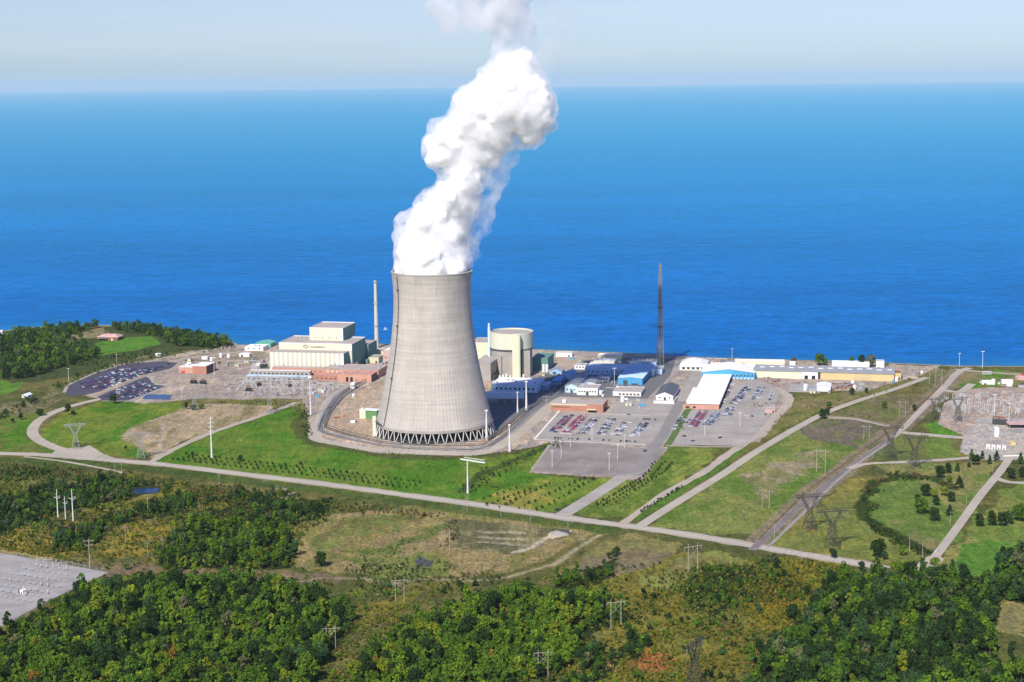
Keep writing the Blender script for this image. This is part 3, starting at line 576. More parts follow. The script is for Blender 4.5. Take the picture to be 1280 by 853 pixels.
def steam_mesh(name, puffs, vox, disp, mat, sc=1.0, parent=None, seed=0):
    import bmesh
    bm = bmesh.new(); rr = random.Random(seed)
    for px, py, r, dy in puffs:
        c = TP(px, py, dy); mt = Matrix.Translation(c) @ Matrix.Diagonal((1, .95, .95, 1))
        bmesh.ops.create_icosphere(bm, subdivisions=3, radius=r * S * sc, matrix=mt)
        for q in range(7 if r > 15 else 3):                        # small secondary billows
            v = Vector((rr.gauss(0,1), rr.gauss(0,1), rr.gauss(0,1))).normalized(); r2 = r * S * sc * rr.uniform(.25, .5)
            p = c + v * (r * S * sc * .85)
            if p.z - r2 < ZT + 2 and (p.xy - TC.xy).length + r2 > 41: continue
            bmesh.ops.create_icosphere(bm, subdivisions=2, radius=r2, matrix=Matrix.Translation(p))
    me = bpy.data.meshes.new(name); bm.to_mesh(me); bm.free()
    o = bpy.data.objects.new(name, me); col.objects.link(o)
    rm = o.modifiers.new('r', 'REMESH'); rm.mode = 'VOXEL'; rm.voxel_size = vox
    sm = o.modifiers.new('s', 'SMOOTH'); sm.iterations = 2
    for i, (sz, st) in enumerate(disp):
        tx = bpy.data.textures.new('billow', 'CLOUDS'); tx.noise_scale = sz; tx.noise_depth = 3; tx.noise_basis = 'VORONOI_F1' if i == 0 else 'ORIGINAL_PERLIN'
        dm = o.modifiers.new('d', 'DISPLACE'); dm.texture = tx; dm.strength = st; dm.mid_level = .45; dm.texture_coords = 'GLOBAL'
    dg = bpy.context.evaluated_depsgraph_get(); me2 = bpy.data.meshes.new_from_object(o.evaluated_get(dg))
    n = len(me2.vertices); co = np.empty(n * 3, np.float32); me2.vertices.foreach_get('co', co); co = co.reshape(-1, 3)
    # keep the bottom inside the mouth
    dxy = co[:, :2] - np.array(TC.xy); rr_ = np.hypot(dxy[:, 0], dxy[:, 1]); low = co[:, 2] < ZT + .8; lim = rad(ZT) - 1.4
    k = np.where(low & (rr_ > lim), lim / np.maximum(rr_, 1e-6), 1.0); co[:, :2] = np.array(TC.xy) + dxy * k[:, None]
    me2.vertices.foreach_set('co', co.ravel()); me2.materials.clear(); me2.materials.append(mat)
    me2.polygons.foreach_set('use_smooth', [True] * len(me2.polygons)); me2.update()
    bpy.data.objects.remove(o); o = bpy.data.objects.new(name, me2); col.objects.link(o)
    if parent is not None: o.parent = parent
    return o
def volmat(name, dens, color=(1,1,1), noise_scale=None, lo=.45, hi=.6, aniso=.3):
    m = bpy.data.materials.new(name); m.use_nodes = True; n = m.node_tree.nodes; l = m.node_tree.links
    n.remove(n['Principled BSDF']); v = n.new('ShaderNodeVolumePrincipled'); v.inputs['Color'].default_value = (*color, 1); v.inputs['Anisotropy'].default_value = aniso
    v.inputs['Density'].default_value = dens
    if noise_scale:
        t = noise(n, l, noise_scale, 4, rough=.65); mr = n.new('ShaderNodeMapRange'); mr.inputs[1].default_value = lo; mr.inputs[2].default_value = hi; mr.inputs[3].default_value = 0; mr.inputs[4].default_value = dens
        l.new(t.outputs[0], mr.inputs[0]); l.new(mr.outputs[0], v.inputs['Density'])
    l.new(v.outputs[0], n['Material Output'].inputs['Volume'])
    return m
def steam_surface():
    m, n, l, b = nodes('steam'); b.inputs['Base Color'].default_value = (.93,.93,.93,1); b.inputs['Roughness'].default_value = 1; b.inputs['Specular IOR Level'].default_value = 0
    b.inputs['Subsurface Weight'].default_value = 1.0; b.inputs['Subsurface Radius'].default_value = (1, 1, 1); b.inputs['Subsurface Scale'].default_value = 7.0
    return m
plume = empty('steam_plume', TC + Vector((0, 0, ZT)), 0, 'billowing white steam plume rising and drifting from the cooling tower', 'steam plume')
core = steam_mesh('billows', PUFF, 2.0, [(14, 5.0), (5, 2.4), (2.2, 1.2)], steam_surface(), .82); core.parent = plume; core.location = -plume.location
shell_v = steam_mesh('steam_fringe', [p for p in PUFF if p[1] < 336], 2.6, [(14, 6.0), (5, 4), (2.5, 1.5)], volmat('steam_soft', .12, noise_scale=.11, lo=.38, hi=.60, aniso=0), 1.12, seed=0); shell_v.parent = plume; shell_v.location = -plume.location
VEIL = [(580,300,16,10),(592,285,18,8),(600,262,18,6),(610,240,18,6),(620,220,18,8),(612,205,18,10),(590,318,10,8),(636,196,14,6)]
veil = steam_mesh('steam_veil', VEIL, 4.0, [(16, 7.0), (6, 5)], volmat('steam_thin', .045, noise_scale=.05, lo=.42, hi=.6, aniso=0), 1.0, seed=5); veil.parent = plume; veil.location = -plume.location
TOP = [(560,30,14,0),(546,10,14,0),(572,18,20,0),(590,4,24,2),(600,22,20,-4),(622,12,24,4),(640,22,22,0),(652,40,16,2),(640,60,14,0),(655,62,12,0),(628,-16,34,0),(600,-30,36,4),(650,-40,36,0),(640,74,20,0),(646,52,22,4),(634,60,16,0),(644,34,24,0)]
top = steam_mesh('upper_steam', TOP, 4.0, [(20, 9.0), (7, 6)], volmat('steam_upper', .085, noise_scale=.035, lo=.37, hi=.60, aniso=0), 1.0, seed=6); top.parent = plume; top.location = -plume.location
WISP = [(680,14,26,0),(700,30,22,6),(690,60,20,4),(676,80,16,0),(715,6,20,0)]
wisp = steam_mesh('steam_wisps', WISP, 4.0, [(20, 9.0), (7, 6)], volmat('steam_wisp', .018, noise_scale=.03, lo=.45, hi=.62, aniso=0), 1.0, seed=8); wisp.parent = plume; wisp.location = -plume.location
# ================================================================ BUILDINGS
TH = 12.0
class Bld:
    """local frame: x along the front to the right, y away from the viewer, z up; origin at the front left corner"""
    def __init__(s, name, label, cat, px, py, th=TH, group=None):
        s.root = empty(name, G(px, py), R(-th), label, cat, group)
    def box(s, part, mat, x0, y0, z0, x1, y1, z1, parent=None):
        return MB().box(x0, y0, z0, x1, y1, z1).build(part, M[mat] if isinstance(mat, str) else mat, parent or s.root)
    def body(s, w, d, h, wall='white', roof='grey_roof', par=.5, name='wall'):
        s.box(name, wall, 0, 0, 0, w, d, h)
        mb = MB().box(.3, .3, h, w - .3, d - .3, h + .15); s.last = mb.build('roof', M[roof], s.root)
        p = MB(); t = .35
        p.box(-.12, -.12, h + .01, w + .12, t, h + par); p.box(-.12, d - t, h + .01, w + .12, d + .12, h + par); p.box(-.12, t, h + .01, t, d - t, h + par); p.box(w - t, t, h + .01, w + .12, d - t, h + par)
        p.build('parapet', M[wall], s.last); return s
    def windows(s, n, x0, x1, z, ww=1.6, wh=1.4, y=0.0, mat='glass', side='front'):
        for k in range(n):
            c = x0 + (x1 - x0) * (k + .5) / n
            if side == 'front': f = s.box('window', mat, c - ww/2, y - .12, z, c + ww/2, y + .05, z + wh)
            else: f = s.box('window', mat, y - .05, c - ww/2, z, y + .12, c + ww/2, z + wh)
        return s
    def door(s, x, w, h, y=0.0, mat='steel_dark', name='door'):
        s.box(name, mat, x - w/2, y - .15, 0.05, x + w/2, y + .05, h); return s
    def units(s, w, d, z, n, seed=0, mat='steel'):
        r = random.Random(seed)
        for k in range(n):
            x = r.uniform(2, max(2.1, w - 5)); y = r.uniform(2, max(2.1, d - 6)); a, b, c = r.uniform(1.5, 3), r.uniform(1.5, 3.5), r.uniform(1, 2)
            mb = MB().box(x, y, z, x + a, y + b, z + c); mb.lathe([(a*.3, z + c), (a*.3, z + c + .35)], 10, x + a/2, y + b/2); mb.build('roof_vent', M[mat], getattr(s, 'last', s.root))
        return s
# ---- west turbine building (Unit 1)
b = Bld('turbine_building', 'pale yellow stepped turbine hall with a taller block on top and dark green end wall', 'power plant building', 337.5, 463, 12)
wcr = M['cream_light']
def panel_mat():
    m, n, l, bb = nodes('ribbed_cream'); tc = n.new('ShaderNodeTexCoord'); sp = n.new('ShaderNodeSeparateXYZ'); l.new(tc.outputs['Object'], sp.inputs[0])
    wv = n.new('ShaderNodeTexWave'); wv.inputs['Scale'].default_value = .052; wv.inputs['Distortion'].default_value = .3; l.new(tc.outputs['Object'], wv.inputs[0])
    r = ramp(n, l, wv.outputs['Fac'], [(.45, (.56,.55,.40)), (.6, (.80,.79,.68))]); l.new(r.outputs[0], bb.inputs['Base Color']); bb.inputs['Roughness'].default_value = .7; return m
M['panel'] = panel_mat()
b.box('lower_hall', 'panel', 0, 0, 0, 96, 22, 23); b.box('lower_hall_roof', 'tan_roof', .4, .4, 23, 95.6, 22, 23.25)
b.box('wall', 'cream_light', 5, 22, 0, 100, 80, 31); b.box('roof', 'tan_roof', 5.5, 22.5, 31, 99.5, 79.5, 31.25)
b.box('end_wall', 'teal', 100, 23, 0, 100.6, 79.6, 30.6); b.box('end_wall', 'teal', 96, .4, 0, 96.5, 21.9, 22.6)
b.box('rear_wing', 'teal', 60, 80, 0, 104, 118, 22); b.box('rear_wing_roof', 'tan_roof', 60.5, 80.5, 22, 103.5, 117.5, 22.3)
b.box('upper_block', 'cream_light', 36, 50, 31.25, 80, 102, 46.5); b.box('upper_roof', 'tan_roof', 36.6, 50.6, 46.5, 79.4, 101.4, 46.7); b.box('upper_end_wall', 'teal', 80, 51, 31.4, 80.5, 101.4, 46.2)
b.box('corner_strip', 'white', 77.6, 49.7, 31.4, 80.3, 51, 46.9); b.box('corner_strip', 'white', 96.8, 21.7, 23.3, 100.3, 23, 31.4); b.box('corner_strip', 'white', 93.4, -.3, 0, 96.3, .4, 23.2)
b.windows(4, 39, 76, 33.8, 1.5, 1.5, y=50, mat='rust')
mb = MB(); 
for x0, y0, x1, y1, z in ((36, 50, 80, 102, 46.5), (5, 22, 100, 80, 31)):
    mb.box(x0-.2, y0-.2, z, x1+.2, y0+.5, z+.9); mb.box(x0-.2, y1-.5, z, x1+.2, y1+.2, z+1.0); mb.box(x0-.2, y0+.5, z, x0+.5, y1-.5, z+.9); mb.box(x1-.5, y0+.5, z, x1+.2, y1-.5, z+.9)
mb.build('parapet', M['white'], b.root)
b.units(60, 20, 31.25, 0); 
for k in range(4): b.box('roof_vent', 'steel', 14 + k * 3, 60 + (k % 2) * 6, 31.3, 16 + k * 3, 62 + (k % 2) * 6, 33.2)
# emblem and lettering on the upper wall
ew = MB(); cx0, cz0 = 40.0, 27.4
dm = [(0, 2.2), (3.2, 0), (0, -2.2), (-3.2, 0)]
for i in range(4):
    a = dm[i]; c = dm[(i + 1) % 4]; ew.bar((cx0 + a[0], 21.85, cz0 + a[1]), (cx0 + c[0], 21.85, cz0 + c[1]), .55)
ew.build('emblem', M['steel_dark'], b.root)
fc = bpy.data.curves.new('lettering', 'FONT'); fc.body = 'Constellation'; fc.size = 3.8; fc.extrude = .05
fo = bpy.data.objects.new('lettering', fc); col.objects.link(fo); dgx = bpy.context.evaluated_depsgraph_get()
me = bpy.data.meshes.new_from_object(fo.evaluated_get(dgx)); bpy.data.objects.remove(fo); me.materials.clear(); me.materials.append(M['steel_dark'])
fo = bpy.data.objects.new('lettering', me); col.objects.link(fo); fo.parent = b.root; fo.rotation_euler = (R(90), 0, 0); fo.location = (45, 21.8, 26.0)
# ---- brick offices in front of it
b = Bld('brick_office', 'long low brick annex under the ribbed front of the turbine hall', 'building', 340, 467, 12); b.body(70, 14, 7, 'brick_light', 'tan_roof'); b.windows(9, 4, 66, 3, 2.2, 1.6, mat='brick_dark')
b = Bld('brick_office', 'brick office wing with rows of pale framed bays at the foot of the turbine hall', 'building', 404, 471, 12); b.body(70, 40, 9, 'brick_light', 'tan_roof'); b.windows(11, 3, 68, 5.2, 2.6, 2.6, mat='cream'); b.windows(11, 3, 68, 1.6, 2.0, 1.8, mat='brick_dark'); b.units(70, 38, 9.2, 6, 3)
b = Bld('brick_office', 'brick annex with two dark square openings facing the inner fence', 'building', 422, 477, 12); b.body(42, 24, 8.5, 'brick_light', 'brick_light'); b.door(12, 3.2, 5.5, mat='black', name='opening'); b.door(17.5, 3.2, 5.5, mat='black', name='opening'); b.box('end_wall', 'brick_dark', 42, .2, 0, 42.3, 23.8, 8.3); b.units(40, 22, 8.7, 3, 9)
b = Bld('brick_office', 'low brick block between the grey roofed shed and the brick annex', 'building', 392, 475.5, 12); b.body(32, 22, 5.5, 'brick', 'brick_light'); b.windows(5, 2, 30, 2, 2.4, 1.4)
b = Bld('long_shed', 'long low shed with a blue grey roof behind the left switchyard', 'shed', 306, 475, 10); b.body(80, 12, 4.5, 'grey_roof', 'blue_white'); b.windows(12, 2, 78, 1.2, 3.4, 1.6, mat='steel_dark')
b = Bld('long_shed', 'narrow grey shed directly behind the blue grey roofed shed', 'shed', 311, 469, 10); b.body(78, 8, 5.5, 'concrete', 'white_roof'); b.windows(14, 2, 76, 1.5, 2.4, 2, mat='steel_dark')
b = Bld('brick_building', 'square brick building with a white roof between the left car park and the switchyard', 'building', 223.5, 466.5, 12)
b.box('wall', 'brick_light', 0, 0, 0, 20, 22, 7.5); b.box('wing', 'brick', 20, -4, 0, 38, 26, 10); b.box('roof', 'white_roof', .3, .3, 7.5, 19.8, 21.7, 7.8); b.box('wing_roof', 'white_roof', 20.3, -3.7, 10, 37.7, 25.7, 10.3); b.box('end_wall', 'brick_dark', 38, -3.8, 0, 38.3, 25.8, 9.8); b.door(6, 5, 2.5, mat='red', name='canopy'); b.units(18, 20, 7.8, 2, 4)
# ---- Unit 1 stack
def stack(name, label, px, py, hh, r0, r1, mat):
    e = empty(name, G(px, py), 0, label, 'chimney stack')
    mb = MB().lathe([(r0, 0), (r0*.97, hh*.1), ((r0+r1)/2, hh*.5), (r1, hh), (r1*.8, hh), (r1*.8, hh-2)], 24, cap=True); mb.build('shaft', M[mat], e, smooth=False)
    for z in (hh*.33, hh*.66, hh - 2): rr = r0 + (r1 - r0) * z / hh; MB().lathe([(rr+.1, z), (rr+1.1, z+.1), (rr+1.1, z+.9), (rr+.1, z+1)], 24, cap=False).build('platform', M['steel'], e)
    MB().lathe([(r0+1.2, .1), (r0+1.2, 2.5), (r0, 2.6)], 24, cap=False).build('base', M['concrete'], e); return e
stack('chimney_stack', 'slender pale chimney stack rising beside the yellow turbine hall', 471, 435, 91, 3.0, 1.9, 'stack')
# ---- lattice braced stack
mk('lattice_shaft', (.24,.23,.23)); mk('lattice_steel', (.26,.235,.225))
e = empty('lattice_stack', G(825, 456), 0, 'very tall dark stack in a lattice frame at the shore', 'chimney stack'); hh = 126.0
MB().lathe([(1.5, 0), (1.4, hh*.5), (.9, hh + 2)], 16)  .build('shaft', M['lattice_shaft'], e)
mb = MB(); wd = lambda z: 4.4 * (1 - z / hh) + 1.2 * (z / hh)
zz = [i * 6.0 for i in range(22)]
for z0, z1 in zip(zz[:-1], zz[1:]):
    a, c = wd(z0), wd(z1); q0 = [(-a,-a),(a,-a),(a,a),(-a,a)]; q1 = [(-c,-c),(c,-c),(c,c),(-c,c)]
    for i in range(4):
        j = (i + 1) % 4; mb.bar((*q0[i], z0), (*q1[i], z1), .5); mb.bar((*q0[i], z0), (*q1[j], z1), .2); mb.bar((*q0[j], z0), (*q1[i], z1), .2); mb.bar((*q1[i], z1), (*q1[j], z1), .25)
mb.build('lattice_frame', M['lattice_steel'], e)
for z in (48, 72): MB().box(-wd(z)-.6, -wd(z)-.6, z, wd(z)+.6, wd(z)+.6, z+.8).build('platform', M['steel_dark'], e)
# ---- small buildings around Unit 1
def simple(name, label, cat, px, py, w_, d, h, wall, roof, th=TH, win=0, doors=(), un=0, wmat='glass'):
    b = Bld(name, label, cat, px, py, th); b.body(w_, d, h, wall, roof)
    if win: b.windows(win, 1.2, w_ - 1.2, h * .45, min(2.0, w_ / win * .5), min(1.5, h * .3), mat=wmat)
    for x, dw, dh in doors: b.door(x, dw, dh)
    if un: b.units(w_, d, h + .2, un, int(px))
    return b
def gabled(name, label, cat, px, py, w_, d, h, rise, wall, roof, th=TH, win=0, doors=(), axis='y'):
    b = Bld(name, label, cat, px, py, th); mb = MB().box(0, 0, 0, w_, d, h)
    if axis == 'y': mb.add([(0,0,h),(w_,0,h),(w_/2,0,h+rise-.1),(0,d,h),(w_,d,h),(w_/2,d,h+rise-.1)], [(0,1,2),(4,3,5)])
    else: mb.add([(0,0,h),(0,d,h),(0,d/2,h+rise-.1),(w_,0,h),(w_,d,h),(w_,d/2,h+rise-.1)], [(1,0,2),(3,4,5)])
    mb.build('wall', M[wall], b.root); r = MB(); o = .5; t = .25
    if axis == 'y':
        for s in (0, 1):
            xa, xb = (-o, w_/2) if s == 0 else (w_ + o, w_/2); za = h - rise * o / (w_/2)
            vs = [(xa,-o,za),(xb,-o,h+rise),(xb,d+o,h+rise),(xa,d+o,za)]; r.add(vs + [(x,y,z+t) for x,y,z in vs], [(0,1,2,3),(7,6,5,4),(0,4,5,1),(1,5,6,2),(2,6,7,3),(3,7,4,0)])
    else:
        for s in (0, 1):
            ya, yb = (-o, d/2) if s == 0 else (d + o, d/2); za = h - rise * o / (d/2)
            vs = [(-o,ya,za),(w_+o,ya,za),(w_+o,yb,h+rise),(-o,yb,h+rise)]; r.add(vs + [(x,y,z+t) for x,y,z in vs], [(0,1,2,3),(7,6,5,4),(0,4,5,1),(1,5,6,2),(2,6,7,3),(3,7,4,0)])
    r.build('roof', M[roof], b.root)
    if win: b.windows(win, 1.2, w_ - 1.2, h * .4, min(1.8, w_ / win * .5), min(1.4, h * .35))
    for x, dw, dh in doors: b.door(x, dw, dh)
    return b
simple('service_building', 'small cream building with a grey roof at the foot of the slender stack', 'building', 461, 454, 13, 22, 7, 'cream', 'grey_roof', doors=[(10,2.5,3)])
simple('service_building', 'low tan roofed building right behind the small cream building', 'building', 464, 445, 22, 25, 6, 'cream_light', 'tan_roof', un=3)
simple('service_building', 'white flat roofed annex at the right corner of the turbine hall', 'building', 430, 460, 14, 14, 6, 'white', 'white_roof')
simple('service_building', 'low green and grey annex below the dark green end wall', 'building', 449, 455, 11, 20, 5, 'teal', 'grey_roof', un=2)
simple('brick_building', 'pink brick block half hidden by the left flank of the cooling tower', 'building', 479, 455, 22, 40, 17, 'pink', 'white_roof', win=4, doors=[(5,3,3)])
simple('pump_house', 'white pump house with a flat roof on the shore left of the turbine hall', 'building', 306, 438.5, 26, 22, 5, 'white', 'white_roof', win=3, un=2)
gabled('pump_house', 'turquoise roofed intake building at the waterline', 'building', 319, 434, 22, 22, 5, 2, 'teal_light', 'teal_light', win=3)
simple('storage_shed', 'small white shed standing alone on the bare gravel of the west yard', 'shed', 299, 446, 14, 8, 3.5, 'white', 'white_roof', doors=[(4,3,2.5)])
# ---- reactor building (Unit 2)
e = empty('reactor_building', G(640, 467), 0, 'round reactor building with a pale yellow band, grey concrete drum and yellow lift shaft', 'reactor building'); rr = 26.0
mk('band', (.63,.64,.50), var=.05)
MB().lathe([(rr*.965, 0), (rr*.965, 33)], 64, cap=False).build('drum', M['concrete'], e)
MB().lathe([(rr+.05, 32.6), (rr+.5, 33.2), (rr+.5, 52.5), (rr-.8, 52.5), (rr-.8, 50.8)], 64, cap=False).build('upper_band', M['band'], e)
MB().lathe([(rr-.9, 50.7), (0.05, 51.4)], 64, cap=False).build('roof', M['tan_roof'], e)
MB().lathe([(rr+.1, 32.0), (rr+.9, 32.1), (rr+.9, 32.7), (rr+.1, 32.8)], 64, cap=False).build('band_ledge', M['steel_dark'], e)
MB().box(.5, -rr-6.5, 0, 8.6, -rr+3, 52.0).build('lift_shaft', M['cream_light'], e); MB().box(8.6, -rr-6.2, 0, 10.2, -rr+3.2, 51.6).build('lift_shaft_side', M['pale_green'], e)
MB().box(14, -rr+1, 0, 22, -rr+8, 31.5).build('buttress', M['concrete'], e); MB().box(10.4, -rr-.5, 0, 13.8, -rr+6, 31.8).build('recess', M['steel_dark'], e)
mb = MB().bar((-13, -rr+2.0, 0), (-13, -rr+2.0, 26), .8); mb.bar((-13, -rr+2.0, 26), (-13, -rr+5, 26), .8); mb.build('pipe', M['steel'], e)
MB().lathe([(1.6, 0), (1.6, 57), (1.2, 57), (1.2, 62)], 12, cx=-rr-1.5, cy=2).build('vent_stack', M['blue_white'], e)
mb = MB()
for k in range(8): mb.box(-16 + k * 4.1, -rr-4, 0, -13.8 + k * 4.1, -rr-1.2, 2.6 + (k * 7 % 3))
mb.build('equipment', M['white'], e)
simple('auxiliary_building', 'pale windowless block with a flat roof between the tower and the reactor building', 'building', 588, 458, 26, 40, 30, 'cream_light', 'tan_roof', un=4)
b = simple('auxiliary_building', 'grey concrete building in front of the pale block beside the reactor', 'building', 593, 476, 20, 60, 21, 'concrete', 'tan_roof', un=5); b.box('stair', 'steel_dark', 20, 6, 0, 23, 40, 6)
simple('auxiliary_building', 'dark teal clad building right of the reactor drum', 'building', 665, 463, 20, 40, 15, 'teal', 'teal', un=2)
simple('auxiliary_building', 'pale green box between the reactor and the cooling tower flank', 'building', 606, 458, 8, 20, 27, 'pale_green', 'tan_roof')
for k in range(2):
    e2 = empty('storage_tank', G(679.5 + k * 4.2, 465.5), 0, ['white upright tank beside the teal building, the one nearer the reactor', 'white upright tank beside the teal building, the one farther from the reactor'][k], 'tank', 'white upright tanks')
    MB().lathe([(1.7, 0), (1.7, 9), (1.2, 9.8), (.05, 10)], 16).build('tank_body', M['white'], e2); MB().lathe([(1.9, 0), (1.9, .6)], 16).build('base_ring', M['concrete'], e2)
gabled('curved_shed', 'small pale arched shed next to the two white tanks', 'shed', 687, 468, 15, 20, 4, 3, 'blue_light', 'steel', doors=[(6,4,3)])
b = simple('turbine_annex', 'wide hall with a white roof and square windows before the reactor building', 'building', 614, 490, 54, 44, 9, 'blue_white', 'white_roof', un=5); b.windows(9, 4, 52, 3.2, 2.4, 2.4)
b = Bld('covered_walkway', 'long elevated walkway with pale blue sides and concrete columns beside the cooling tower', 'walkway', 602, 505, 4)
b.box('deck', 'blue_white', 0, 0, 6, 47, 8, 12); b.box('roof', 'white_roof', -.3, -.3, 12, 47.3, 8.3, 12.4)
for k in range(5): b.box('column', 'concrete', 6 + k * 9.6, .5, 0, 7.6 + k * 9.6, 2, 6); b.box('column', 'concrete', 6 + k * 9.6, 6, 0, 7.6 + k * 9.6, 7.5, 6)
b = Bld('service_building', 'small white and green building with a shed roof left of the cooling tower foot', 'building', 449.5, 523, 20)
b.box('wall', 'cream_light', 0, 0, 0, 7, 10, 9); b.box('side_wall', 'green_paint', 7, .3, 0, 20, 9.7, 8.6); b.box('roof', 'white_roof', -.3, -.3, 9, 20.4, 10.4, 9.4); b.box('roof_unit', 'cream', 1, 2, 9.4, 4, 5, 11)
b = Bld('skip', 'white skip standing alone on the dirt left of the cooling tower', 'skip', 438, 528.5, 20); b.box('body', 'white', 0, 0, 0, 5.5, 3, 2.2); b.box('lid', 'black', 5.5, 0, 0, 5.8, 3, 2.2)
b = Bld('security_booth', 'white security booth by the perimeter fence above the tower yard', 'booth', 438, 486, 12); b.body(5, 5, 6, 'white', 'white_roof'); b.windows(2, .4, 4.6, 3, 1.4, 1.4)
b = Bld('security_booth', 'small white booth inside the tower yard north west corner', 'booth', 440, 497, 12); b.body(3, 3, 3.4, 'white', 'white_roof'); b.door(1.5, 1, 2)
# ---- middle buildings
b = Bld('brick_building', 'long brick building with a beige roof above the full car park', 'building', 688.5, 513.5, 13.3)
b.box('wall', 'brick', 0, 0, 0, 52, 28, 7.5); b.box('roof', 'tan_roof', .3, .3, 7.5, 51.7, 27.7, 7.8); b.box('wing', 'brick', 40, -3, 0, 58, 25, 9); b.box('wing_roof', 'tan_roof', 40.3, -2.7, 9, 57.7, 24.7, 9.3); b.box('fascia', 'cream', -.2, -.25, 6.6, 39.9, .2, 7.9)
b.windows(9, 2, 22, 3.6, 1.0, 1.4); b.box('entrance', 'black', 42, -3.2, .1, 50, -2.9, 3); b.box('canopy', 'cream', 41, -6, 3.1, 51, -3.1, 3.9); b.box('garage_opening', 'black', 57.9, 3, .1, 58.2, 12, 4)
b.root and MB().box(11, 8, 7.8, 15, 12, 10).gable(10.6, 7.6, 15.4, 12.4, 10, 1.4).build('roof_hut', M['white'], b.root)
simple('office_building', 'white two storey office with a dark entrance behind the brick building', 'building', 721, 494, 24, 26, 8, 'white', 'tan_roof', win=7, doors=[(12,3,4)], un=3)
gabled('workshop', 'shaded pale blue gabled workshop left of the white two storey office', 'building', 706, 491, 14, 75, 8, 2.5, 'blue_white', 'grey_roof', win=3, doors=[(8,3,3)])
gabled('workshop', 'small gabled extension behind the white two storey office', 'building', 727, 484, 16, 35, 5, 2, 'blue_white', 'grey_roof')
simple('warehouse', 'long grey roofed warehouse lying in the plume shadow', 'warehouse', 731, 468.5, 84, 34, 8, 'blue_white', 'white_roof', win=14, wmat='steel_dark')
gabled('metal_hall', 'blue metal hall with a pale green white roof', 'hall', 772.3, 481, 29, 82, 8, 1.2, 'blue', 'blue_white', 13, doors=[(9,5,5.5),(20,8,2)])
b = simple('office_building', 'single storey office with large bays before the blue metal hall', 'building', 766, 495, 32, 34, 4.6, 'white', 'tan_roof', un=4); b.windows(6, 6, 31, 1.2, 2.8, 2, mat='brick_dark')
simple('shore_building', 'long white low building nearest the beach right of the reactor', 'building', 695, 446, 21, 10, 5, 'white', 'tan_roof', doors=[(17,2,2.5)])
simple('shore_building', 'long cream building with a flat roof close to the rocky shore', 'building', 747, 450, 31, 14, 6, 'cream', 'white_roof', doors=[(6,3,4)])
simple('shore_building', 'stepped cream building between the cream shore building and the shaded warehouse', 'building', 741, 459, 27, 26, 7, 'cream_light', 'white_roof', win=5, doors=[(20,4,3)], un=5)
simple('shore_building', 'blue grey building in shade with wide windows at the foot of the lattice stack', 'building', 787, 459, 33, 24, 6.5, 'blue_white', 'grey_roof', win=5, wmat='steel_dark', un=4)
simple('shore_building', 'small grey annex right of the shaded warehouse end', 'building', 815, 468, 12, 24, 6, 'blue_white', 'grey_roof')
gabled('gabled_house', 'white gabled building with a dark slate roof beside the double lane', 'building', 820, 500.5, 19, 62, 6, 3.6, 'white', 'dark_roof', win=3, doors=[(10,2.6,3)])
b = Bld('white_wall', 'low white wall in front of the slate roofed building', 'wall', 817, 504.5, 12); b.box('panel', 'white', 0, 0, 0, 22, .8, 3.2); b.box('panel', 'white', 22, 0, 0, 22.8, 30, 3.2); b.box('coping', 'concrete', -.1, -.1, 3.2, 22.9, .9, 3.4)
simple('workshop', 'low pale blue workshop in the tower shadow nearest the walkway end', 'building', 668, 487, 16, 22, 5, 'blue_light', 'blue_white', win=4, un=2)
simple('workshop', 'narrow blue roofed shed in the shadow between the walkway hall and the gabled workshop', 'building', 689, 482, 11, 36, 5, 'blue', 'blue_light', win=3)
simple('workshop', 'small pale building squeezed between the white office and the shaded warehouse', 'building', 746, 477, 15, 24, 5.5, 'white', 'grey_roof', win=4, un=3)
gabled('workshop', 'small blue gabled building right behind the reactor side tanks', 'building', 703, 474, 12, 30, 5, 2, 'blue_white', 'blue_light')
simple('workshop', 'flat white building beside the dark asphalt close to the stepped cream building', 'building', 718, 462, 14, 16, 5, 'white', 'tan_roof', win=3, un=2)
# pavilion
b = Bld('pavilion', 'pale hip roofed building with dark bay windows near the shore', 'building', 849.5, 463, 10)
b.box('wall', 'white', 0, 0, 0, 32, 50, 4.5); MB().hip(-.8, -.8, 32.8, 50.8, 4.5, 4, 9).build('roof', M['white_roof'], b.root); b.box('roof_unit', 'white', 12, 22, 8.4, 19, 30, 11); b.windows(5, 2, 31, 1.2, 3.4, 2.6, mat='steel_dark')
b = gabled('metal_hall', 'wide blue hall with a low white gable roof behind the long white roof', 'hall', 877, 473.5, 63, 52, 8, 4, 'blue', 'white_roof', 9); b.windows(8, 26, 62, 3.5, 1.8, 1.5); b.windows(6, 36, 62, .8, 2.6, 1.2, mat='white')
b = Bld('office_hall', 'long hall with a bright white roof and brick front between the car parks', 'hall', 853.5, 511, 11.5)
b.box('wall', 'brick_light', 0, 0, 0, 39, 3, 4.5); b.box('wall', 'brick_dark', 7, 3, 0, 39, 190, 5.2); b.box('roof', 'white_roof', 6, 2.0, 5.2, 39.5, 190.5, 5.7); b.box('entrance', 'black', 3, -.2, 1, 7, .1, 2.8); b.box('entrance', 'black', 11, -.2, 1, 14, .1, 2.8)
for k in range(4): b.box('side_annex', 'white', 1, 30 + k * 22, 0, 6.9, 44 + k * 22, 3.6)
